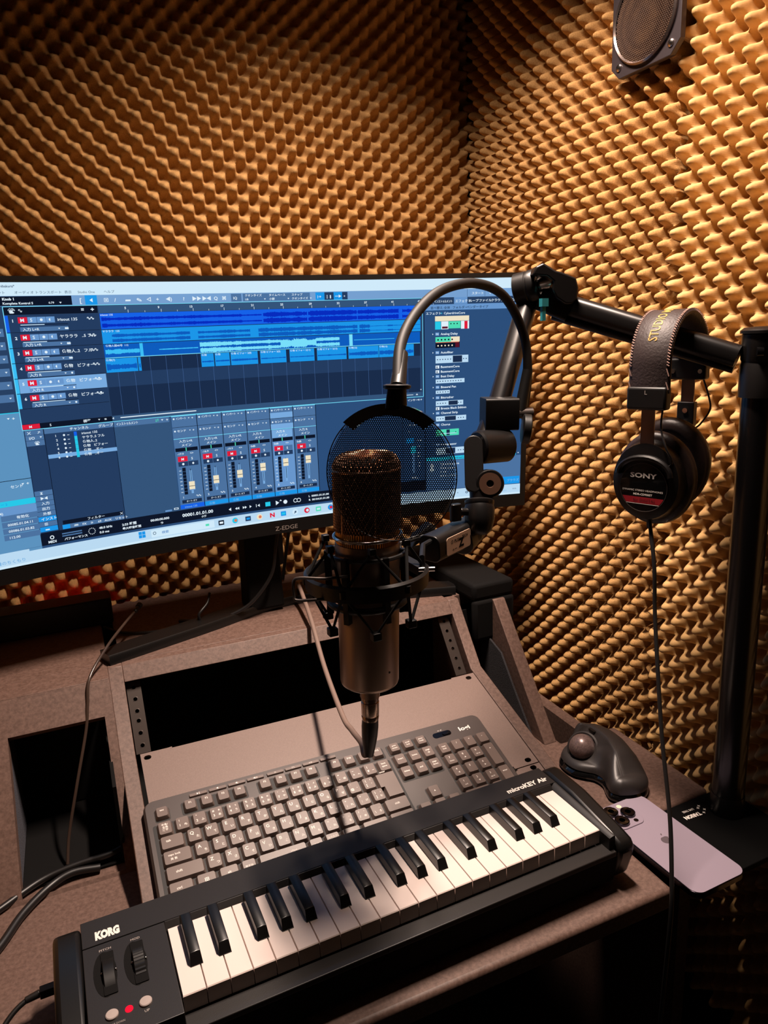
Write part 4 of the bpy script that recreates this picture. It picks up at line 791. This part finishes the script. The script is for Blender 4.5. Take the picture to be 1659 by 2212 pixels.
for a in (35, 95, 155, 215, 275, 330):
    m = MB(); ca, sa = math.cos(math.radians(a)), math.sin(math.radians(a)); m.box(-3, 3, -2.5, 2.5, 284, 342, M=lambda p: (200 + 33.5 * ca + p[0] * ca - p[1] * sa, 41 + 33.5 * sa + p[0] * sa + p[1] * ca, p[2])); sm.part('cage_post', m, BLK)
for a in (-15, 45, 105, 165, 225, 285):
    m = MB(); hk = []
    a0, a1 = math.radians(a), math.radians(a + 60); lo = Vector((200 + 40 * math.cos(a0 + .52), 41 + 40 * math.sin(a0 + .52), 277)); hi = Vector((200 + 38 * math.cos(a0 + .52), 41 + 38 * math.sin(a0 + .52), 350))
    pa = Vector((200 + 54 * math.cos(a0), 41 + 54 * math.sin(a0), 318)); pb = Vector((200 + 54 * math.cos(a1), 41 + 54 * math.sin(a1), 318))
    for q_ in (lo, hi): m = MB(); m.tube([pa, q_, pb], 1.5, 8); sm.part('elastic_cord', m, BLKM)
    for q_, e_ in ((lo, 4), (hi, 3)): m = MB(); m.box(q_.x - e_, q_.x + e_, q_.y - e_, q_.y + e_, q_.z - e_, q_.z + 3); sm.part('cord_hook', m, BLK, bevel=.8)
    m = MB(); m.cyl(pa + Vector((0, 0, -3)), pa + Vector((0, 0, 3)), 3, n=10); sm.part('cord_post', m, BLK)
m = MB(); m.tube(sp([(172, 16, 329), (153, 20, 329), (135, 30, 330), (130, 32, 327), (129, 30, 316), (131, 27, 312), (152, 18, 312), (176, 6, 312)], 4), 1.3, 8); sm.part('wire_loop', m, STEEL)
m = MB(); m.tube([(247, 24, 321), (247, 24, 331), (262, 50, 333), (285, 62, 335)], 2.6, 8); m.tube([(246, 60, 321), (248, 72, 331), (268, 74, 334), (285, 66, 335)], 2.6, 8); m.box(243, 252, 24, 62, 314, 322)
sm.part('bracket', m, BLK)
m = MB(); m.cyl((242, 22, 321), (255, 16, 321), 2.2, n=12); sm.part('ring_screw', m, CHROME)
cb = MB(); q0, q1 = Vector((273, 58, 326)), Vector((338, 86, 330)); beam(cb, q0, q1, 24, 26, rad=7); beam(cb, (318, 76, 322), (346, 94, 330), 26, 30, rad=12); cl = sm.part('clamp_block', cb, ARM, bevel=1)
t_ = (q1 - q0).normalized(); s_ = Vector((t_.y, -t_.x, 0)).normalized(); pc = q0 + t_ * 30 + s_ * 12.3
m = MB(); lp = []
for cx, cy, a0 in ((17, 6, 0), (-17, 6, 90), (-17, -6, 180), (17, -6, 270)):
    for k in range(4): an = math.radians(a0 + 30 * k); lp.append((cx + 2.6 * math.cos(an), cy + 2.6 * math.sin(an)))
def LB(x, y, o=0): return pc + t_ * x + Vector((0, 0, 1)) * y + s_ * o
m.loft([[LB(x, y, 0) for x, y in lp], [LB(x, y, .5) for x, y in lp]]); lb = sm.part('label', m, LABELM, parent=cl)
m = MB(); m.text('ⓘ PUSH', 3, lambda X, Y: LB(-13 + X, 1.5 + Y, .6), bold=.03); m.text('TECH', 2.6, lambda X, Y: LB(5 + X, 2.5 + Y, .6), bold=.03); m.text('Z', 8, lambda X, Y: LB(-1 + X, -5 + Y, .6), bold=.05); m.text('→ ━', 2.4, lambda X, Y: LB(-11 + X, -6 + Y, .6), bold=.03); sm.part('label_print', m, BLKM, parent=cl)
m = MB(); m.prism([(266, 322), (290, 334), (294, 340), (288, 344), (272, 334)], 80, 92, 'y'); sm.part('thumb_lever', m, ARM, bevel=1.5)

# ------------------------------------------------------------------ microphone
mic = Thing('condenser_microphone', 'large bronze condenser microphone with a dark mesh head hanging upright', 'microphone', (198.5, 42, 150), size=1.1125, move=(4.4, 58.4, -58.4))
ax = (MA1 - MA0).normalized()
def ma(t): return MA0 + ax * t
m = MB(); m.lathe([(8, 0), (24, 0), (26, 1.5), (26.8, 4), (27.6, 80), (28.6, 120), (28.6, 134), (27, 135)], ma(0), ma(10), n=64); bd = mic.part('body', m, BRONZE, smooth=50)
m = MB(); rg = []
for h_ in (134, 146): rg.append([ma(h_) + Vector((math.cos(2 * math.pi * j / 160), math.sin(2 * math.pi * j / 160), 0)) * (27.6 + .5 * (j % 2)) for j in range(160)])
m.loft(rg); mic.part('ribbed_band', m, mat('brass_band', (196, 140, 70), .35, metal=1.0), smooth=0)
m = MB(); m.tube([ma(140) + Vector((math.cos(2 * math.pi * j / 48), math.sin(2 * math.pi * j / 48), 0)) * 29.4 for j in range(49)], 1.6, 10); mic.part('lower_ring', m, CHROME, label='chrome ring under the mesh head')
def headprof(t):   # t 0..1 from the foot of the grille to the crown
    Lg, rg_, cr = 66.0, 29.0, 12.0; s = t * (Lg - cr + cr * math.pi / 2 + rg_ - cr)
    if s < Lg - cr: return rg_, s
    s -= Lg - cr
    if s < cr * math.pi / 2: a = s / cr; return rg_ - cr + cr * math.cos(a), Lg - cr + cr * math.sin(a)
    s -= cr * math.pi / 2; return max(rg_ - cr - s, .3), Lg + 2.5 * (s / (rg_ - cr)) + 0
m = MB(); NR, NC = 36, 66; rings = []
for i in range(NR + 1):
    r, h_ = headprof(i / NR); rings.append([ma(146 + h_) + Vector((math.cos(2 * math.pi * (j + .5 * (i % 2)) / NC), math.sin(2 * math.pi * (j + .5 * (i % 2)) / NC), 0)) * r for j in range(NC)])
vs = [p for r in rings for p in r]; fs = []
for i in range(0, NR - 1):
    for j in range(NC):
        if i % 2 == 0: a, b, c, d = i * NC + j, (i + 1) * NC + (j - 1) % NC, (i + 1) * NC + j, (i + 2) * NC + j
        else: a, b, c, d = i * NC + j, (i + 1) * NC + j, (i + 1) * NC + (j + 1) % NC, (i + 2) * NC + j
        fs.append((a, c, d, b))
m.add(vs, fs); gr = mic.part('mesh_head', m, GRILL, smooth=0)
wf = gr.modifiers.new('wires', 'WIREFRAME'); wf.thickness = 0.0012; wf.use_even_offset = False
m = MB(); m.loft([[ma(146 + h_) + Vector((math.cos(2 * math.pi * j / 48), math.sin(2 * math.pi * j / 48), 0)) * max(r - 2.2, .2) for j in range(48)] for r, h_ in [headprof(i / 24) for i in range(25)]]); mic.part('inner_mesh', m, GRILLD, parent=gr)
m = MB()
for a in (20, 80, 140, 200, 260, 320): m.tube([ma(146) + Vector((math.cos(math.radians(a)), math.sin(math.radians(a)), 0)) * 29.2, ma(200) + Vector((math.cos(math.radians(a)), math.sin(math.radians(a)), 0)) * 29.2], 0.8, 6)
mic.part('grille_rib', m, GRILL)
m = MB(); m.tube([ma(199) + Vector((math.cos(2 * math.pi * j / 48), math.sin(2 * math.pi * j / 48), 0)) * 29.2 for j in range(49)], 1.1, 8); mic.part('upper_ring', m, GRILL)
m = MB(); m.cyl(ma(1), ma(-14), 9.2, n=32); mic.part('output_socket', m, BRONZE)
m = MB(); m.ball(ma(18) + Vector((8, -25.2, 0)), 1.2, n=10); mic.part('body_screw', m, BLK)
mc = Thing('microphone_cable', 'grey microphone cable with metal plug running from the microphone up behind the shelf edge', 'cable', (200, 30, 150), size=1.1125, move=(4.4, 58.4, -58.4))
m = MB(); m.lathe([(8.4, 0), (8.4, 5), (7.6, 5.5), (7.6, 7), (8.4, 7.5), (8.2, 20), (7.8, 21), (8.2, 22), (7.6, 26)], ma(-12), ma(-60), n=32); mc.part('plug', m, mat('plug_metal', (160, 140, 124), .25, metal=1.0))
m = MB(); m.lathe([(7.6, 0), (7.9, 8), (7.4, 18), (6.4, 26), (5.2, 34), (4.4, 38)], ma(-37), ma(-90) + Vector((-3, 0, 0)), n=28); mc.part('boot', m, CABB)
m = MB(); bt = (ma(-72) + Vector((-3, 0, 0))) * 1.1125 + Vector((4.4, 58.4, -58.4)); m.tube(sp([bt, (218, 112, 96), (223, 131, 98), (226, 165, 95), (231, 206, 92), (250, 314, 105), (268, 407, 130), (283, 488, 143), (291, 532, 147), (310, 590, 130), (340, 620, 120)], 8), 3.2, 12); mc.part('cord', m, CABLE, size=1.0, move=(0, 0, 0.0001))

# ------------------------------------------------------------------ pop filter
pf = Thing('pop_filter', 'black metal mesh pop filter on a curved gooseneck in front of the microphone', 'pop filter', (203, -7, 350), size=1.1125, move=(4.4, 58.4, -58.4))
PC = Vector((204, -7, 415)); pn = (Vector((-39, -519, 519)) - PC); pn.z *= 0.35; pn.normalize(); pn = (pn + Vector((-0.30, 0.10, 0.0))).normalized()
pr = Vector((0, 0, 1)).cross(pn).normalized(); pu = pn.cross(pr)
def PF(x, y, o=0): return PC + pr * x + pu * y + pn * o
m = MB(); R0 = 54.0; sp_ = 1.75; n = 0
holes = []
for j in range(-36, 37):
    for i in range(-36, 37):
        x = (i + .5 * (j % 2)) * sp_; y = j * sp_ * .866
        if x * x + y * y < (R0 - 1.0) ** 2: holes.append((x, y))
vs = []; fs = []
for x, y in holes:     # hexagonal cell with a hole in it
    k = len(vs); ro, ri = sp_ / math.sqrt(3), sp_ * 0.34
    bow = 6.0 * (1 - (x * x + y * y) / R0 ** 2)
    for q in range(6): a = math.radians(60 * q + 30); vs.append(PF(x + ro * math.cos(a), y + ro * math.sin(a), bow))
    for q in range(6): a = math.radians(60 * q + 30); vs.append(PF(x + ri * math.cos(a), y + ri * math.sin(a), bow))
    for q in range(6): fs.append((k + q, k + (q + 1) % 6, k + 6 + (q + 1) % 6, k + 6 + q))
m.add(vs, fs); pfm = pf.part('mesh_screen', m, mat('filter_mesh', (24, 22, 22), .35, metal=.5), smooth=0)
so = pfm.modifiers.new('thickness', 'SOLIDIFY'); so.thickness = 0.0004
m = MB(); m.tube([PF(R0 * math.cos(2 * math.pi * k / 72), R0 * math.sin(2 * math.pi * k / 72)) for k in range(73)], 0.5, 8); pf.part('rim', m, ARM)
m = MB(); A = [math.radians(a) for a in range(48, 133, 4)]
for o in (-2.2, 1.2):
    pass
m.loft([[PF((R0 + 2.2) * math.cos(a), (R0 + 2.2) * math.sin(a), 2.8), PF((R0 - 11) * math.cos(a), (R0 - 11) * math.sin(a) + 4.0, 4.6), PF((R0 - 11) * math.cos(a), (R0 - 11) * math.sin(a) + 4.0, -1.5), PF((R0 + 2.2) * math.cos(a), (R0 + 2.2) * math.sin(a), -2.4)] for a in A])
pf.part('rim_clip', m, GLOSS)
def dome(x, y): return PF(x, y)
m = MB(); m.tube([PF(6, R0 - 2, 0), PF(7, R0 + 14, 0)], [9.5, 8], 20, flat=.5); m.lathe([(10, 0), (11, 1), (11, 3), (8, 4)], PF(7, R0 + 13, 0), PF(7.4, R0 + 30, 0), n=28); pf.part('neck_socket', m, ARM)
top_ = PF(7.4, R0 + 16, 0)
topw = top_ * 1.1125 + Vector((4.4, 58.4, -58.4))
m = MB(); nk = sp([topw, (263, 83, 517), (298, 114, 546), (341, 139, 567), (394, 162, 574), (440, 177, 561), (472, 186, 521), (478, 185, 479), (473, 184, 441), (464, 182, 426)], 8)
m.tube(nk, 5.2, 16); pf.part('gooseneck', m, mat('gooseneck_vinyl', (14, 11, 11), .6, spec=.3), size=1.0, move=(0, 0, 0.0001))
m = MB(); m.tube([top_ + Vector((0, 0, -2)), Vector((229, 15, 508))], [6.6, 5.2], 16); pf.part('neck_sleeve', m, BLK)
m = MB(); m.tube([Vector((478, 185, 479)), Vector((464, 182, 426))], [6, 7.6], 16); pf.part('neck_end', m, BLK, size=1.0, move=(0, 0, 0.0001))
NS = dict(size=1.0, move=(0, 0, 0.0001))
m = MB(); beam(m, (452, 172, 432), (416, 186, 433), 36, 36, rad=3); pf.part('clamp', m, BLK, bevel=.8, **NS)
m = MB(); m.cyl((456, 184, 430), (478, 175, 430), 6, n=18); pf.part('clamp_screw', m, STEEL, **NS)
m = MB(); m.lathe([(14, 0), (17, 1), (17, 9), (14, 10)], (452, 160, 415), (466, 152, 413), n=28); pf.part('clamp_knob', m, BLK, bevel=.6, **NS)

# ------------------------------------------------------------------ headphones
hp = Thing('headphones', 'black studio headphones with a leather band hung over the boom arm', 'headphones', (600, 85, 300))
ha = Vector((.94, .34, 0)).normalized(); hw = Vector((-ha.y, ha.x, 0)); HC = Vector((606, 93, 0))
def HP(a, w, z): return HC + ha * a + hw * w + Vector((0, 0, z))
# leather band: arc over the arm
m = MB(); rings = []; arc = []
for k in range(33):
    t = math.radians(-8 + 196 * k / 32); a = -50 * math.cos(t); z = 482 + 54 * math.sin(t) if math.sin(t) > -.2 else 470
    arc.append((a, z, t))
arc = [(-50, 452, 0)] + arc[1:-1] + [(52, 476, math.pi)]
def band_ring(a, z, t, wd, o0, o1):
    nx, nz = -math.cos(t), math.sin(t); o = []
    for w, q in ((-wd, .3), (-wd + 3, 1), (wd - 3, 1), (wd, .3), (wd, -.3), (wd - 3, -1), (-wd + 3, -1), (-wd, -.3)):
        h_ = (o0 + o1) / 2 + q * (o1 - o0) / 2; o.append(HP(a + nx * h_, w, z + nz * h_))
    return o
m.loft([band_ring(a, z, t, 23, -3, 4) for a, z, t in arc]); bandp = hp.part('headband', m, LEATHER, smooth=50)
for w in (-21, 21):
    m = MB()
    for k in range(len(arc) - 1):
        for s_k in (0.15, .65):
            a = arc[k][0] + (arc[k + 1][0] - arc[k][0]) * s_k; z = arc[k][1] + (arc[k + 1][1] - arc[k][1]) * s_k; t = arc[k][2]; nx, nz = -math.cos(t), math.sin(t)
            a2 = a + (arc[k + 1][0] - arc[k][0]) * .28; z2 = z + (arc[k + 1][1] - arc[k][1]) * .28
            m.tube([HP(a + nx * 4.1, w - 1.4, z + nz * 4.1), HP(a2 + nx * 4.1, w + 1.4, z2 + nz * 4.1)], .7, 5)
    hp.part('stitching', m, MATS.get('stitch_thread') or mat('stitch_thread', (150, 120, 110), .6), parent=bandp)
# lettering along the band
m = MB(); v, f, w = glyphs('STUDIO MONITOR', 0.0, 2); tot = 86; pl_ = []
def band_at(s):      # s mm along the arc measured from the left end
    acc = 0
    for k in range(len(arc) - 1):
        d_ = math.hypot(arc[k + 1][0] - arc[k][0], arc[k + 1][1] - arc[k][1])
        if acc + d_ >= s or k == len(arc) - 2:
            u_ = (s - acc) / d_; a = arc[k][0] + (arc[k + 1][0] - arc[k][0]) * u_; z = arc[k][1] + (arc[k + 1][1] - arc[k][1]) * u_; t = arc[k][2] + (arc[k + 1][2] - arc[k][2]) * u_; return a - math.cos(t) * 4.5, z + math.sin(t) * 4.5
        acc += d_
m.text('STUDIO MONITOR', 10, lambda X, Y: HP(band_at(54 + X)[0], -5 + Y, band_at(54 + X)[1]), bold=0.01, width=88); hp.part('band_lettering', m, GOLD, parent=bandp)
for sgn, zb, a_, cupc in ((-1, 452, -50, (-53, 354)), (1, 478, 52, (40, 366))):
    sd = 'left' if sgn < 0 else 'right'
    m = MB(); m.loft([[HP(a_ + x, w, z) for x, w in ((-7, -22), (7, -22), (7, 23), (-7, 23))] for z in (zb - 18, zb + 7)]); ec = hp.part('band_end_cap', m, BLK, bevel=3)
    if sgn < 0: m = MB(); m.text('L', 4.2, lambda X, Y: HP(a_ - 7.2, 2 - X, zb - 1 + Y), bold=.02); hp.part('side_letter', m, GREYP, parent=ec)
    m = MB(); zs = 400 if sgn < 0 else 436; m.loft([[HP(a_ + x, w, z) for x, w in ((-1, -7.5), (1, -7.5), (1, 7.5), (-1, 7.5))] for z in (zs - 22, zb - 12)]); hp.part('slider', m, mat('slider_' + sd, (110, 92, 86), .3, metal=.9))
    if sgn > 0:
        m = MB(); m.loft([[HP(a_ + x, w, z) for x, w in ((-5, -10), (5, -10), (5, 10), (-5, 10))] for z in (405, 434)]); hb = hp.part('hinge', m, BLK, bevel=1)
        m = MB(); m.cyl(HP(a_ - 5, 0, 424), HP(a_ - 6.5, 0, 424), 3, n=16); m.cyl(HP(a_ - 5, 0, 410), HP(a_ - 6.5, 0, 410), 3, n=16); hp.part('screw', m, CHROME, parent=hb)
        m = MB()
        for w in (-16, 16): m.cyl(HP(a_ - 7, w, 470), HP(a_ - 8.6, w, 470), 2.6, n=14)
        hp.part('screw', m, CHROME, parent=ec)
    # ear cup: housing outside, pad inside
    ca, cz = cupc
    def ell(o, rw, rz, n=48, dz=0): return [HP(ca + o, rw * math.cos(2 * math.pi * j / n), cz + dz + rz * math.sin(2 * math.pi * j / n)) for j in range(n)]
    s = -sgn     # inward direction
    m = MB(); m.loft([ell(-s * 0, 31, 36), ell(s * 2, 38, 43), ell(s * 16, 41, 46), ell(s * 22, 38, 43)]); hs_ = hp.part('ear_housing', m, mat('housing_' + sd, (10, 9, 10), .3), smooth=50)
    m = MB(); m.loft([ell(s * 20, 40, 47), ell(s * 22, 45, 52), ell(s * 30, 47, 54), ell(s * 38, 44, 51), ell(s * 41, 36, 43), ell(s * 36, 26, 32), ell(s * 26, 24, 30)], (1, 1)); hp.part('ear_pad', m, PADM, smooth=70)
    m = MB(); yk = [HP(a_ + sgn * 3, 8, zs - 16), HP(a_ + sgn * 3, -8, zs - 16), HP(ca - s * 2, -9, cz + 26), HP(ca - s * 2, 9, cz + 26)]
    m.loft([yk, [p + ha * 3 * sgn for p in yk]]); yk2 = [HP(ca - s * 2.2, 30 * math.cos(t), cz + 8 + 20 * math.sin(t)) for t in [math.pi * k / 16 for k in range(17)]]
    m.tube(yk2, 3.2, 8); hp.part('yoke', m, ARM)
    if sgn < 0:
        def FP(w, z, o=0): return HP(ca - 1.5 - o, w, cz - 6 + z)
        nn_ = 40; m = MB(); m.loft([[FP(27 * math.cos(2 * math.pi * j / nn_), 27 * math.sin(2 * math.pi * j / nn_), o) for j in range(nn_)] for o in (-2, .4)]); fc = hp.part('face_plate', m, GLOSS)
        m = MB(); m.tube([FP(27.4 * math.cos(2 * math.pi * j / nn_), 27.4 * math.sin(2 * math.pi * j / nn_), .3) for j in range(nn_ + 1)], .45, 6); hp.part('face_ring', m, STEEL, parent=fc)
        m = MB(); arcp = [(25.6 * math.cos(a), 25.6 * math.sin(a)) for a in [math.radians(208 + (332 - 208) * k / 20) for k in range(21)]]; pts = [p for p in arcp if -18 < p[1] < -12.5]
        xs = lambda z: math.sqrt(26.4 ** 2 - z * z)
        m.add([FP(xs(-11), -11, .5), FP(-xs(-11), -11, .5), FP(-xs(-14.5), -14.5, .5), FP(-xs(-18), -18, .5), FP(xs(-18), -18, .5), FP(xs(-14.5), -14.5, .5)], [(0, 1, 2, 3, 4, 5)]); hp.part('red_band', m, REDP, parent=fc, label='red band across the face plate')
        m = MB()
        def TT(x, z): return lambda X, Y: FP(x - X, z + Y, .7)
        m.text('SONY', 5.2, TT(15.5, 11), bold=.03, width=31); m.text('DYNAMIC STEREO HEADPHONES', 2.0, TT(24, -4.5), width=47); m.text('MDR-CD900ST', 2.2, TT(11, -9), bold=.02, width=22); m.add([FP(19, -18.4, .7), FP(-19, -18.4, .7), FP(-19, -18.9, .7), FP(19, -18.9, .7)], [(0, 1, 2, 3)])
        hp.part('face_print', m, mat('silver_print', (250, 240, 230), .5), parent=fc)
        m = MB(); m.text('for DIGITAL', 3.2, TT(11, -16), width=26); hp.part('face_print', m, mat('dark_red_print', (70, 8, 16), .5), parent=fc)
m = MB(); m.tube(sp([HP(-50, -16, 438), HP(-52, -16, 415), HP(-56, -24, 395), HP(-52, -30, 378), HP(-53, -20, 370)], 6), 1.1, 8); m.tube(sp([HP(54, -16, 462), HP(54, -24, 440), HP(54, -26, 425), HP(54, -16, 408), HP(48, -10, 402)], 6), 1.1, 8); hp.part('lead_wire', m, CABB)
m = MB(); m.tube([HP(-44, -4, 312), HP(-44, -4, 300)], [3.4, 2.6], 12); m.tube(sp([HP(-44, -4, 310), (558, 56, 260), (553, 47, 210), (538, 24, 150), (520, -4, 85), (500, -38, 20), (481, -62, -30), (474, -70, -60), (470, -72, -110), (468, -70, -200)], 8), 2.3, 12); hp.part('cord', m, CABB)

# ------------------------------------------------------------------ wall speaker
ws = Thing('wall_speaker', 'round mesh-covered speaker in a dark square plate set into the foam at upper right', 'speaker', (696, 240, 892))
def SP(a, b, o=0): return (690 - o, 240 + a, 892 + b)
def oct_(h, c, o): return [SP(a, b, o) for a, b in ((h, h - c), (h - c, h), (-h + c, h), (-h, h - c), (-h, -h + c), (-h + c, -h), (h - c, -h), (h, -h + c))]
m = MB(); m.loft([oct_(57, 14, -8), oct_(57, 14, 0)]); ws.part('mounting_plate', m, mat('grey_plate', (64, 57, 60), .4, metal=.5), bevel=.8)
m = MB(); m.lathe([(48, 0), (52, 0), (52, 3), (50, 5), (48, 3)], SP(0, 0, 0), SP(0, 0, 10), n=64, cap=(0, 0)); ws.part('grille_ring', m, mat('ring_metal', (150, 135, 130), .25, metal=.9))
m = MB(); m.cyl(SP(0, 0, -2), SP(0, 0, .4), 49, n=48); ws.part('speaker_cone', m, mat('speaker_backing', (150, 110, 66), .9, noise=(26, (40, 30, 28))))
m = MB(); vs = []; fs = []; s0 = 2.6
for j in range(-22, 23):
    for i in range(-22, 23):
        x = (i + .5 * (j % 2)) * s0; y = j * s0 * .866
        if x * x + y * y < 47.5 ** 2:
            k = len(vs); ro, ri = s0 / math.sqrt(3), s0 * .31; bow = 2 + 4 * (1 - (x * x + y * y) / 2300)
            for q in range(6): a = math.radians(60 * q + 30); vs.append(SP(x + ro * math.cos(a), y + ro * math.sin(a), bow))
            for q in range(6): a = math.radians(60 * q + 30); vs.append(SP(x + ri * math.cos(a), y + ri * math.sin(a), bow - .9))
            for q in range(6): fs.append((k + q, k + (q + 1) % 6, k + 6 + (q + 1) % 6, k + 6 + q))
m.add(vs, fs); ws.part('grille', m, mat('grille_mesh', (128, 108, 98), .35, metal=.8), smooth=0)
for a, b in ((43, -44), (-43, -44), (43, 44), (-43, 44)):
    m = MB(); m.lathe([(4.6, 0), (4.4, 1.2), (3.2, 2.0), (.1, 2.2)], SP(a, b, 0), SP(a, b, 5), n=24); sc_ = ws.part('screw', m, CHROME)
    m = MB(); m.box(-.5, .5, -2.4, 2.4, 2.15, 2.3, M=lambda p: SP(a + p[0], b + p[1], p[2])); m.box(-2.4, 2.4, -.5, .5, 2.15, 2.3, M=lambda p: SP(a + p[0], b + p[1], p[2])); ws.part('screw_cross', m, BLKM, parent=sc_)
